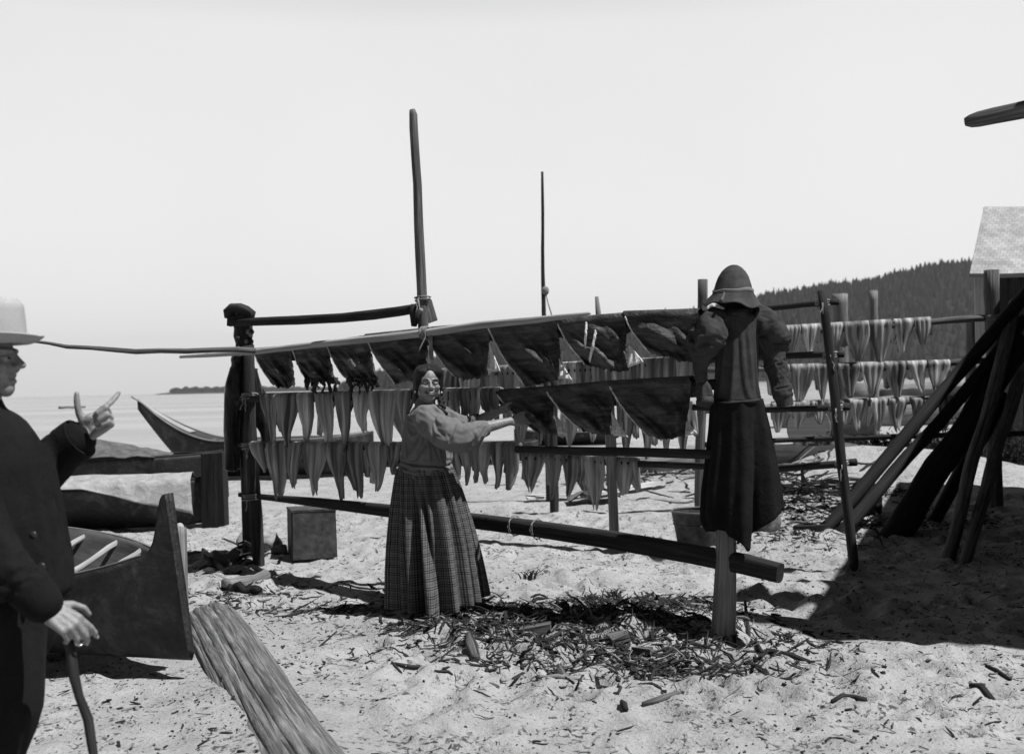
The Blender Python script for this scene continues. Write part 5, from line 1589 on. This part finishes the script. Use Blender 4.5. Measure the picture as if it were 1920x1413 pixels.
def woman():
    Y = 6.78
    w = lambda x, y, dy=0.0: P(x, y, Y + dy)
    foot = onG(Vector((w(812, 1000).x, Y, 0)))
    mb = MB()
    ho = w(803.5, 721, -.02)
    T, hax = head(mb, ho, (.24, -1, .02), (.05, 0, 1), .90, 1.0, 1.0, 1.13)
    # neck, trunk, arms and legs: hidden under the clothes but one body with the head and hands
    mb.cap(w(797, 748), w(799, 775, .02), .054, .07)
    mb.chain([w(800, 790), w(800, 830), w(797, 870), w(800, 920)], [.12, .125, .11, .085])
    ns, ne, nw = w(800, 786, -.13), w(866, 812, -.22), w(958, 789, -.07)
    fs, fe, fw = w(818, 782, .14), w(880, 800, .20), w(938, 768, .13)
    for sh, el, wr in ((ns, ne, nw), (fs, fe, fw)):
        mb.cap(sh, el, .050, .042); mb.cap(el, el.lerp(wr, .35), .040, .041); mb.cap(el.lerp(wr, .35), wr, .041, .024)
    hd = Vector((.93, .10, .05)); hand(mb, nw, hd, (-.15, .9, -.3), True, .92, [(.25, .7, .5), (.35, .8, .5), (.45, .9, .5), (.5, .9, .5)], [(.75, .1, .55), (.9, .2, .3), (.95, .25, .1)])
    hand(mb, fw, Vector((.85, .15, .1)), (.1, -.8, -.45), False, .9, [(.4, .8, .5), (.4, .8, .5), (.5, .8, .5), (.6, .9, .5)], [(.7, -.2, .5), (.9, -.1, .2), (.95, 0, 0)])
    for dx, dy in ((-18, -.07), (22, .08)):
        hip, kn = w(800 + dx * .6, 915, dy), w(806 + dx, 1030, dy); an = onG(Vector((w(808 + dx, 1100).x, Y + dy, 0)), .08)
        mb.chain([hip, kn, an], [.07, .05, .036]); mb.cap(an - Vector((.02, 0, .035)), an + Vector((.15, -.04, -.045)), .04, .03)
    body = mb.remesh('person', .0042, M['woman_skin'], None, 2)
    tag(body, 'smiling woman in plaid skirt and grey blouse reaching out to a black hide', 'person')
    # face
    for s in (-1, 1):
        e = MB()
        for i in range(5):
            t = i / 5 * 2 - 1; t2 = (i + 1) / 5 * 2 - 1
            g = lambda q: T(s * .031 + q * .0145, .0895 - .006 * q * q - .05 * abs(q * .0145 + s * 0) + (-.002 if q * s > 0 else .0005), .0055 + .0022 * (1 - q * q) - .001)
            e.cap(g(t), g(t2), .0020 if abs(t) < .9 else .0014, .0020)
        e.build('eye', M['eye_dark'], body)
        br = MB(); pts = [T(s * (.012 + .038 * i / 6), .0925 - .016 * (i / 6) ** 2 - .002, .0290 + .005 * sin(pi * i / 6)) for i in range(7)]
        br.tube(pts, [.002, .003, .0034, .0034, .003, .0026, .0015], 7); br.build('eyebrow', M['hair'], body)
        er = MB(); p = T(s * .079, .0, -.05); er.ell(p, (.0065, .0065, .009), None, 10, 8); er.build('earring', M['shell_white'], body)
    q = lambda t, z0, y0=.0: T(t * .036, .0955 + y0 - .021 * t * t, z0 + .012 * t * t)
    lp = MB(); pts = [q(i / 8 * 2 - 1, -.0585) for i in range(9)]
    lp.tube(pts, [(.001, .002)] + [(.0035, .003), (.0055, .004), (.0065, .004), (.007, .004), (.0065, .004), (.0055, .004), (.0035, .003)] + [(.001, .002)], 8, 0, 0, (0, 0, 1)); lp.build('mouth', M['eye_dark'], body)
    th = MB(); pts = [q((i / 8 * 2 - 1) * .62, -.0552, .0022) for i in range(9)]
    th.tube(pts, [(.0008, .002)] + [(.0015, .003), (.0024, .003), (.003, .003), (.0032, .003), (.003, .003), (.0024, .003), (.0015, .003)] + [(.0008, .002)], 8, 0, 0, (0, 0, 1)); th.build('teeth', M['teeth'], body)
    lo = MB(); pts = [q((i / 8 * 2 - 1) * .9, -.0680, .0005) for i in range(9)]
    lo.tube(pts, [.002, .004, .005, .0055, .0058, .0055, .005, .004, .002], 8); lo.build('lower_lip', M['lip'], body)
    # hair parted in the middle, gathered low and braided
    hb = MB(); E = lambda c, r: hb.ell(T(*c), tuple(x * .95 for x in r), hax, 22, 14)
    E((0, -.034, .036), (.086, .098, .104)); E((-.042, -.006, .080), (.043, .070, .046)); E((.042, -.006, .080), (.043, .070, .046)); E((0, -.012, .100), (.05, .068, .024))
    for s in (-1, 1):
        E((s * .042, -.022, .062), (.046, .070, .070)); E((s * .068, -.022, .010), (.022, .048, .070)); E((s * .070, -.030, -.045), (.020, .040, .055))
    E((0, -.075, -.05), (.066, .045, .08)); E((-.055, -.055, -.09), (.035, .04, .05))
    o_ = np.array(T(0, 0, 0)); xr = np.array(hax[0].normalized()); yr = np.array(hax[1]); zr = np.array(hax[2])
    def hairpart(c):
        q = c - o_[None, :]; x, y, z = q @ xr, q @ yr, q @ zr
        part = -.004 * np.exp(-(x / .006) ** 2) * np.clip((z - .06) / .03, 0, 1)
        return part + .0015 * vnoise(np.arctan2(x, z + .02) * 30, y * 8, 1.0, 2) + .0025 * vnoise(z * 10 + x * 60, y * 60, 1.0, 3)
    hb.remesh('hair', .0040, M['hair'], body, 3, hairpart)
    bd = MB(); pts = [T(.074, -.01, -.085), w(827, 752, -.05), w(830, 762, -.08), w(834, 774, -.10), w(838, 786, -.125), w(842, 796, -.15)]
    for i in range(22):
        t = i / 21 * (len(pts) - 1); a = min(int(t), len(pts) - 2); p = pts[a].lerp(pts[a + 1], t - a)
        bd.ell(p + Vector((.008 * sin(i * 1.57), -.006 * cos(i * 1.57), 0)), (.0145 - .0002 * i, .0145, .013), None, 10, 7)
    bd.remesh('braid', .004, M['hair'], body, 1)
    # blouse with full sleeves pushed up to the elbow
    bl = MB()
    bl.ell(w(799, 779, .0), (.105, .18, .045), None, 20, 12)
    bl.ell(w(803, 806, .0), (.142, .20, .17), None, 22, 14)
    bl.ell(w(826, 818, .0), (.105, .17, .13), None, 22, 14)
    bl.ell(w(802, 845, .0), (.150, .185, .15), None, 22, 14)
    bl.chain([w(799, 855), w(797, 882)], [.145, .155])
    bl.ell(w(797, 878), (.168, .175, .05), None, 22, 12)
    bl.cap(w(794, 755, .0), w(797, 770, .0), .054, .075)
    def bdisp(c):
        z = c[:, 2]; top = w(797, 852).z; k = np.clip((top - z) / .07, 0, 1)
        body = fold_noise(.012, .05, .22, 1, -.8, .5)(c) * (1 - .5 * k) * np.clip((w(800, 790).z - z) / .10, 0, 1)
        return body + k * .011 * np.sin(z * 190 + 14 * c[:, 0] + 5 * vnoise(c[:, 0], c[:, 1], .07, 3))
    bo = bl.remesh('blouse', .011, M['blouse'], body, 3, bdisp)
    sleeve('sleeve', [w(790, 781, -.10), w(804, 785, -.155), w(836, 799, -.20), w(866, 812, -.22), w(892, 808, -.19), w(915, 801, -.15)], [.072, .085, .080, .072, .060, .042], M['blouse'], bo, grow=.2, grav=.6)
    sleeve('sleeve', [w(812, 778, .10), w(826, 784, .15), w(850, 792, .19), w(878, 797, .20), w(902, 786, .175)], [.070, .080, .076, .066, .042], M['blouse'], bo, grow=.18, grav=.6)
    ca = MB(); ca.cap(w(800, 786, -.13), ne, .052, .046); ca.cap(ne, nw, .044, .026); ca.cap(fs, fe, .052, .046); ca.cap(fe, fw, .044, .026)
    ca.chain([w(800, 790), w(800, 830), w(797, 870)], [.125, .13, .135]); collider(ca)
    zt, zb = w(797, 776).z, w(797, 868).z
    drape(bo, lambda p: 1.0 if p.z > zt or p.z < zb else 0.0, grow=.07, bend=.3)
    # gathered plaid skirt
    sk = MB()
    cx0, cx1, y0, yh = 797, 821, 876, 1126
    def sfn(u, v):
        a = u * 2 * pi                                            # 0 = right, runs round the back
        ca, sa = cos(a), sin(a)
        t = v ** .82
        rx = (47 + (82 - 47) * t + 5 * sin(pi * v)) * Y / F; ry = (.15 + .17 * t)
        px = cx0 + (cx1 - cx0) * t; py = y0 + (yh - y0) * v
        p = w(px, py)
        pl = sin(a * 13 + 2.6 * sin(a * 2 + 1)) * (.012 + .030 * t) + sin(a * 29 + 1.7 * sin(a * 3)) * .010 * (1 - t) ** 1.0 + sin(a * 6 + 1.1) * .018 * t
        # the two deep folds at the front left
        d = (a - 4.36 + .10 * (1 - t)); pl -= .16 * t ** 1.1 * math.exp(-(d / .15) ** 2)
        d = (a - 4.80 + .28 * (1 - t)); pl -= .09 * math.exp(-(d / .10) ** 2) * sin(pi * min(1, v * 1.15)) ** 1.3
        d = (a - 3.88); pl -= .11 * t ** 1.1 * math.exp(-(d / .12) ** 2)
        x = ca * (rx + pl); y = sa * (ry + pl)
        hem = (v ** 3) * (-.03 * -sa + .045 * max(0, ca) + .012 * sin(a * 5) - .01)
        return p + Vector((x, y, hem))
    sk.sheet(sfn, 300, 60, .006, 0, (2.5, .86), True)
    so_ = sk.build('skirt', M['plaid'], body)
woman()

def man():
    Y = 3.35
    w = lambda x, y, dy=0.0: P(x, y, Y + dy)
    mb = MB(); ho = w(-24, 674)
    T, hax = head(mb, ho, (1, -.06, -.02), (0, 0, 1), .97, 0, 1.25)
    mb.cap(w(-34, 740), w(-50, 800), .058, .075)
    mb.chain([w(-50, 840), w(-30, 940), w(-10, 1040), w(10, 1120)], [.13, .15, .15, .14])
    fsh, fel, fwr = w(-20, 850, .18), w(52, 893, .24), w(160, 813, .2)
    nsh, nel, nwr = w(-70, 850, -.2), w(-30, 1010, -.28), w(86, 1138, -.28)
    for sh, el, wr in ((fsh, fel, fwr), (nsh, nel, nwr)):
        mb.cap(sh, el, .055, .048); mb.cap(el, wr, .046, .026)
    _, tips = hand(mb, fwr, (.80, .05, .60), (-.12, -1, .12), False, 1.04,
         [(-.35, .25, .15), (1.25, 1.65, .55), (1.35, 1.6, .5), (1.35, 1.55, .45)],
         [(-.35, -.25, .9), (-.12, -.1, 1), (-.03, .12, 1)], aim={0: (.20, .80, .58)})
    _, tips2 = hand(mb, nwr, (.80, -.05, -.56), (-.35, .75, -.55), True, 1.0,
         [(.55, .45, .3), (.75, .6, .35), (.85, .7, .4), (.9, .8, .4)], [(.75, .6, .0), (.7, .5, -.4), (.45, .35, -.8)])
    for dy, kx in ((.10, -6), (-.10, 14)):
        hip, kn = w(-6, 1140, dy), w(-4 + kx, 1320, dy); an = onG(Vector((w(-70 + kx, 1500).x, Y + dy, 0)), .09)
        mb.chain([hip, kn, an], [.10, .06, .042]); mb.cap(an - Vector((.03, 0, .04)), an + Vector((.18, 0, -.05)), .045, .035)
    body = mb.remesh('person', .0042, M['man_skin'], None, 2)
    tag(body, 'man in dark coat and pale hat gesturing at the left edge', 'person')
    nails(body, tips, (0, 1, 2, 3)); nails(body, tips2, (0, 1))
    rg = MB(); p = tips2[2][0]; c = p - tips2[2][1] * .045; dd = tips2[2][1]
    a_ = dd.orthogonal().normalized(); b_ = dd.cross(a_)
    rg.tube([c + a_ * cos(t) * .0108 + b_ * sin(t) * .0108 for t in [2 * pi * i / 20 for i in range(21)]], .0024, 6); rg.build('ring', M['gold_ring'], body)
    for s in (-1, 1):
        e = MB(); e.ell(T(s * .031, .0865, .004), (.008, .004, .004), hax, 10, 6); e.build('eye', M['eye_dark'], body)
    hr = MB(); hr.ell(T(0, -.035, .02), (.082, .085, .085), hax, 18, 12); hr.remesh('hair', .006, M['hair'], body, 1)
    # coat
    ct = MB()
    ct.ell(w(-55, 835), (.17, .25, .13), None, 20, 12)
    ct.ell(w(-38, 905), (.205, .245, .22), None, 22, 14)
    ct.ell(w(-28, 975), (.22, .24, .24), None, 22, 14)
    ct.ell(w(-18, 1055), (.225, .25, .23), None, 22, 14)
    ct.chain([w(-24, 1080), w(-16, 1160)], [.215, .20])
    ct.cap(w(-40, 770), w(-50, 800), .075, .10)
    ct.chain([fsh, fel, fel.lerp(fwr, .45), fwr - (fwr - fel) * .16], [.09, .080, .070, .064])
    ct.chain([nsh, nel, nel.lerp(nwr, .5), nwr - (nwr - nel) * .06], [.09, .078, .068, .058])
    co_ = ct.remesh('coat', .014, M['coat'], body, 3)
    ca = MB(); ca.ell(w(-38, 905), (.185, .225, .20), None, 20, 12); ca.ell(w(-28, 975), (.20, .22, .22), None, 20, 12); ca.ell(w(-18, 1055), (.205, .23, .21), None, 20, 12)
    ca.chain([w(-24, 1080), w(-16, 1150)], [.195, .18])
    ca.cap(fsh, fel, .062, .054); ca.cap(fel, fwr, .050, .035); ca.cap(nsh, nel, .065, .056); ca.cap(nel, nwr, .052, .036); collider(ca)
    zt, zb = w(-40, 815).z, w(-6, 1150).z; c1, c2 = fwr - (fwr - fel) * .16, nwr - (nwr - nel) * .06
    drape(co_, lambda p: 1.0 if p.z > zt or p.z < zb or (p - c1).length < .085 or (p - c2).length < .08 else 0.0, grow=.07, bend=.5, mass=.25, grav=.5)
    cf = MB(); dq = (fwr - fel).normalized(); e = fwr - (fwr - fel) * .14
    cf.tube([e - dq * .05, e - dq * .01, e + dq * .012], [(.072, .066), (.072, .066), (.070, .064)], 24); cf.build('cuff', M['coat'], body, sharp=40)
    for x, y in ((72, 1003), (88, 1062)):
        b = MB(); b.ell(w(x - 10, y, -.215), (.012, .006, .012), None, 10, 8); b.build('button', M['button'], body)
    tr = MB()
    for dy, kx in ((.10, -6), (-.10, 14)):
        hip, kn = w(-6, 1130, dy), w(-4 + kx, 1310, dy); an = onG(Vector((w(-70 + kx, 1500).x, Y + dy, 0)), .07)
        tr.chain([hip, kn, an], [.145, .112, .105])
    tr.remesh('trousers', .012, M['trousers'], body, 3, fold_noise(.009, .10, .4, 2, .2))
    ht = MB()
    prof = [(.0, .118), (.06, .12), (.088, .116), (.100, .10), (.104, .05), (.106, .0), (.115, -.004), (.135, .0), (.149, .008), (.153, .014)]
    prof = [(r, z) for r, z in prof]
    hc = T(0, .0, .052); tl = Vector((-.02, 0, 1)).normalized(); rx_ = Vector((1, 0, .02)).normalized(); ry_ = tl.cross(rx_)
    def hf(u, v):
        kx = v * (len(prof) - 1); i = min(int(kx), len(prof) - 2); f = kx - i
        r = prof[i][0] * (1 - f) + prof[i + 1][0] * f; z = prof[i][1] * (1 - f) + prof[i + 1][1] * f
        a = u * 2 * pi; bend = .016 * max(0, r - .11) / .066 * abs(sin(a))
        return hc + rx_ * (cos(a) * r * 1.06) + ry_ * (sin(a) * r) + tl * (z * 1.12 + bend)
    ht.sheet(hf, 48, 36, .005, 0, (.6, .3), True); hat = ht.build('hat', M['pale_felt'], body)
    bn = MB(); bn.tube([hc + tl * .004, hc + tl * .034], [(.1135, .1085), (.1125, .1075)], 36, up=rx_, cap=False); bn.build('hat_band', M['band'], hat)
    # walking stick in his right hand
    cn = MB(); top = nwr + Vector((.070, .030, -.052)); b = w(185, 1440, -.42); b = Vector((b.x, b.y, gz(b.x, b.y) - .02))
    tp = w(119, 1176, -.25); d = (w(172, 1390, -.27) - tp).normalized(); ln = (gz(tp.x, tp.y) - tp.z) / d.z
    pts = [tp - d * .02] + [tp + d * (ln * i / 12) + Vector((.006 * sin(i * 1.9), 0, 0)) for i in range(13)]
    cn.tube(pts, [.011, .015] + [.0145 - .0003 * i + .0015 * sin(i * 2.3) for i in range(12)], 10, .06, 3)
    tag(cn.build('walking_stick', M['dark_wood']), 'dark knobbly walking stick gripped by the man at the left edge', 'walking stick')
man()
# ------------------------------------------------------------------ scarecrow of old clothes on a post
def scarecrow():
    Y = FB.y
    w = lambda x, y, dy=0.0: P(x, y, Y + dy)
    base = onG(Vector((FB.x, Y, 0)))
    root = thing('scarecrow', 'scarecrow of hat, puff sleeved jacket and black skirt on a split post', 'scarecrow', base)
    pm = MB()
    pts = [base - Vector((0, 0, .25))] + [w(x, y) for x, y in ((1357, 1190), (1359, 1130), (1361, 1070), (1362, 1000), (1366, 860), (1372, 700), (1377, 590), (1378, 552))]
    pm.tube(pts, [(.075, .06), (.066, .055), (.062, .05), (.057, .048), (.052, .045), (.045, .04), (.04, .035), (.034, .03), (.03, .03)], 16, .05, 3, (1, 0, 0), square=.75)
    pm.build('post', M['pale_wood'], root, sharp=50)
    # hat
    hb = MB()
    prof = [(0, 497), (7, 498), (14, 502), (21, 509), (27, 519), (31, 530), (34, 540), (36, 547), (38, 551), (43, 558), (49, 565), (54, 571)]
    s = Y / F
    def hf(u, v):
        k = v * (len(prof) - 1); i = min(int(k), len(prof) - 2); f = k - i
        r = prof[i][0] * (1 - f) + prof[i + 1][0] * f; py = prof[i][1] * (1 - f) + prof[i + 1][1] * f
        a = u * 2 * pi; ca, sa = cos(a), sin(a)
        brim = max(0, (py - 551) / 20)
        cx = 1376 - (py - 497) * .035
        lift = brim * (.014 * max(0, -ca) - .010 * max(0, ca) + .012 * sin(a * 3 + 1) + .006 * sin(a * 7))
        dent = .006 * n1(a * 1.6 + v * 3, 4) * (1 if v < .7 else .4) + .004 * n1(a * 4 + v * 9, 6)
        p = w(cx, py)
        return p + Vector((ca * (r * s + dent), sa * (r * s * .95 + dent), lift - brim * .012 * max(0, -sa)))
    hb.sheet(hf, 56, 48, .005, 0, (.6, .3), True); hat = hb.build('hat', M['felt'], root)
    bd = MB(); pts = []
    for i in range(49):
        a = 2 * pi * i / 48; pts.append(w(1374.5, 547 + 1.2 * sin(a * 2)) + Vector((cos(a) * 37.5 * s, sin(a) * 36 * s, .003 * sin(a * 5))))
    bd.tube(pts, [(.011, .003)] * 49, 8, 0, 0, (0, 0, 1)); bd.build('hat_band', M['band'], hat)
    kn = MB(); kn.cap(w(1358, 549, -.108), w(1353, 562, -.135), .006, .009); kn.build('band_knot', M['dark_rope'], hat)
    # stuffed neck
    nk = MB(); nk.ell(w(1384, 582), (.085, .06, .05), None, 16, 10); nk.cap(w(1380, 570), w(1382, 600), .05, .08)
    nk.remesh('neck_stuffing', .009, M['black_cloth'], root, 2, fold_noise(.010, .04, .08, 1))
    # jacket
    jk = MB(); E = lambda x, y, dy, r: jk.ell(w(x, y, dy), r, None, 22, 14)
    E(1376, 606, .0, (.135, .095, .075)); E(1380, 640, .0, (.125, .10, .12)); E(1381, 690, .0, (.118, .10, .13))
    jk.tube([w(1380, 640), w(1381, 690), w(1382, 730), w(1383, 756)], [(.115, .10), (.122, .105), (.126, .11), (.128, .112)], 26, 0, 0, (1, 0, 0))
    E(1346, 606, -.01, (.05, .06, .05)); E(1418, 602, .02, (.05, .06, .05))
    LA, RA = w(1352, 606, -.02), w(1416, 604, .03)
    def jd(c):
        rg = lambda a: .5 - 1.6 * np.sqrt(a * a + .003)
        x, y, z = c[:, 0], c[:, 1], c[:, 2]
        out = 0
        xm, hem = x - w(1380, 650).x, w(1383, 748).z
        return out + .008 * np.exp(-((z - hem) / .012) ** 2) * (np.abs(xm) < .16)
    jo = jk.remesh('jacket', .010, M['jacket'], root, 3, jd)
    sleeve('sleeve', [w(1356, 598, -.01), w(1338, 604, -.03), w(1326, 622, -.045), w(1320, 645, -.05), w(1316, 668, -.045), w(1312, 692, -.04), w(1317, 722, -.04)], [.055, .085, .108, .092, .054, .034, .028], M['jacket'], jo, 52, 54, grow=.22, grav=.25, mid=((w(1316, 665, -.045), .062, 1.0), (w(1313, 690, -.04), .05, 1.0)))
    sleeve('cuff', [w(1316, 716, -.04), w(1319, 730, -.045), w(1321, 748, -.05), w(1318, 764, -.05)], [.029, .040, .046, .034], M['jacket'], jo, 30, 20, grow=.1)
    sleeve('sleeve', [w(1404, 596, .02), w(1422, 602, .03), w(1439, 622, .05), w(1446, 645, .05), w(1450, 664, .035), w(1456, 690, .02), w(1463, 722, .0), w(1474, 764, -.01)], [.055, .085, .108, .096, .062, .052, .048, .042], M['jacket'], jo, 52, 60, grow=.22, grav=.25, mid=((w(1450, 664, .035), .07, 1.0), (w(1460, 712, .005), .06, .9)))
    ca = MB(); ca.ell(w(1380, 620), (.10, .07, .10), None, 16, 10); ca.ell(w(1381, 690), (.10, .08, .14), None, 16, 10); collider(ca)
    zt, zb = w(1380, 596).z, w(1381, 750).z
    drape(jo, lambda p: 1.0 if p.z > zt else (1.0 if p.z < zb else 0.0), grow=.055, bend=.2)
    # black skirt, bunched low on the left and lifted by the wind on the right
    sk = MB(); WX = [(748, 1382, 46), (800, 1386, 52), (860, 1388, 59), (920, 1388, 65), (960, 1389, 67), (985, 1390, 67), (1000, 1390, 64), (1015, 1390, 62)]
    def sf(u, v):
        a = u * 2 * pi; ca, sa = cos(a), sin(a)
        hem = 992 + 14 * max(0, -sa) * (1 - abs(ca)) - 34 * max(0, ca) ** 1.2 + 6 * sin(a * 3) + 16 * math.exp(-((a - 4.78) / .16) ** 2)
        py = 748 + (hem - 748) * v
        cx = np.interp(py, [q[0] for q in WX], [q[1] for q in WX]); r = np.interp(py, [q[0] for q in WX], [q[2] for q in WX])
        if ca > 0: r = r + 7 * ca * v; r = max(r, 46 + 26 * v) if ca > .5 else r
        f = (sin(a * 7 + 1.3 * sin(a * 2) + v) * .020 + sin(a * 15 + 2 * v) * .008) * (.35 + .65 * v)
        f -= .07 * v * math.exp(-((a - 5.15 + .15 * v) / .13) ** 2)
        tuck = -.025 * max(0, -ca) * max(0, (v - .9) / .1) ** 1.5
        p = w(cx, py)
        return p + Vector((ca * (r * s + f + tuck), sa * (r * s * .8 + f), 0))
    sk.sheet(sf, 140, 50, .006, 0, (1.2, .75), True); so_ = sk.build('skirt', M['black_cloth'], root)
    rg = MB(); rng = random.Random(2)
    for k in range(7):
        p = w(1381 + k * 1.6, 1001 + rng.uniform(-3, 4), -.155); rg.tube([p, p + Vector((rng.uniform(-.01, .01), 0, -.03)), p + Vector((rng.uniform(-.02, .02), 0, -.055))], [.006, .004, .001], 5)
    rg.build('torn_hem', M['black_cloth'], so_)
scarecrow()
freeze(32)

# ------------------------------------------------------------------ black oilskin hung by the left post
def oilskin():
    Y = 9.0
    w = lambda x, y, dy=0.0: P(x, y, Y + dy)
    mb = MB()
    mb.chain([w(456, 668), w(455, 700), w(458, 740)], [.075, .11, .12]); mb.ell(w(456, 675), (.10, .09, .08), None, 16, 10)
    mb.tube([w(447, 690), w(442, 740), w(438, 800), w(436, 850), w(436, 880)], [(.065, .09), (.085, .09), (.078, .075), (.068, .065), (.064, .06)], 18, 0, 0, (1, 0, 0))
    mb.tube([w(470, 690, .05), w(480, 740, .05), w(492, 780, .05), (w(500, 812, .05)), w(503, 832, .05)], [(.075, .08), (.085, .08), (.062, .07), (.05, .05), (.035, .04)], 18, 0, 0, (1, 0, 0))
    o = mb.remesh('oilskin_trousers', .009, M['oilskin'], None, 2, fold_noise(.030, .07, .6, 1, .06, .5))
    tag(o, 'shiny black oilskin trousers hung upside the knotted post', 'trousers'); o['label'] = 'shiny black oilskin trousers hanging behind the left rack post'
oilskin()

# ------------------------------------------------------------------ the air over the water
def haze():
    mb = MB(); lo, hi = Vector((-6000, -70, -3.5)), Vector((6000, 6500, 330))
    mb.box((lo + hi) / 2, (hi.x - lo.x) / 2, (hi.y - lo.y) / 2, (hi.z - lo.z) / 2)
    m = bpy.data.materials.new('haze'); m.use_nodes = True; n = m.node_tree; n.nodes.clear()
    out = n.nodes.new('ShaderNodeOutputMaterial'); v = n.nodes.new('ShaderNodeVolumePrincipled')
    v.inputs['Color'].default_value = grey(.9); v.inputs['Density'].default_value = HAZE; v.inputs['Anisotropy'].default_value = .2
    n.links.new(v.outputs[0], out.inputs['Volume'])
    o = mb.build('haze', m, None, False, (0, 0, 0)); tag(o, 'thin pale haze over the sea and the far hill', None, None, 'stuff')
HAZE = .00008
haze()
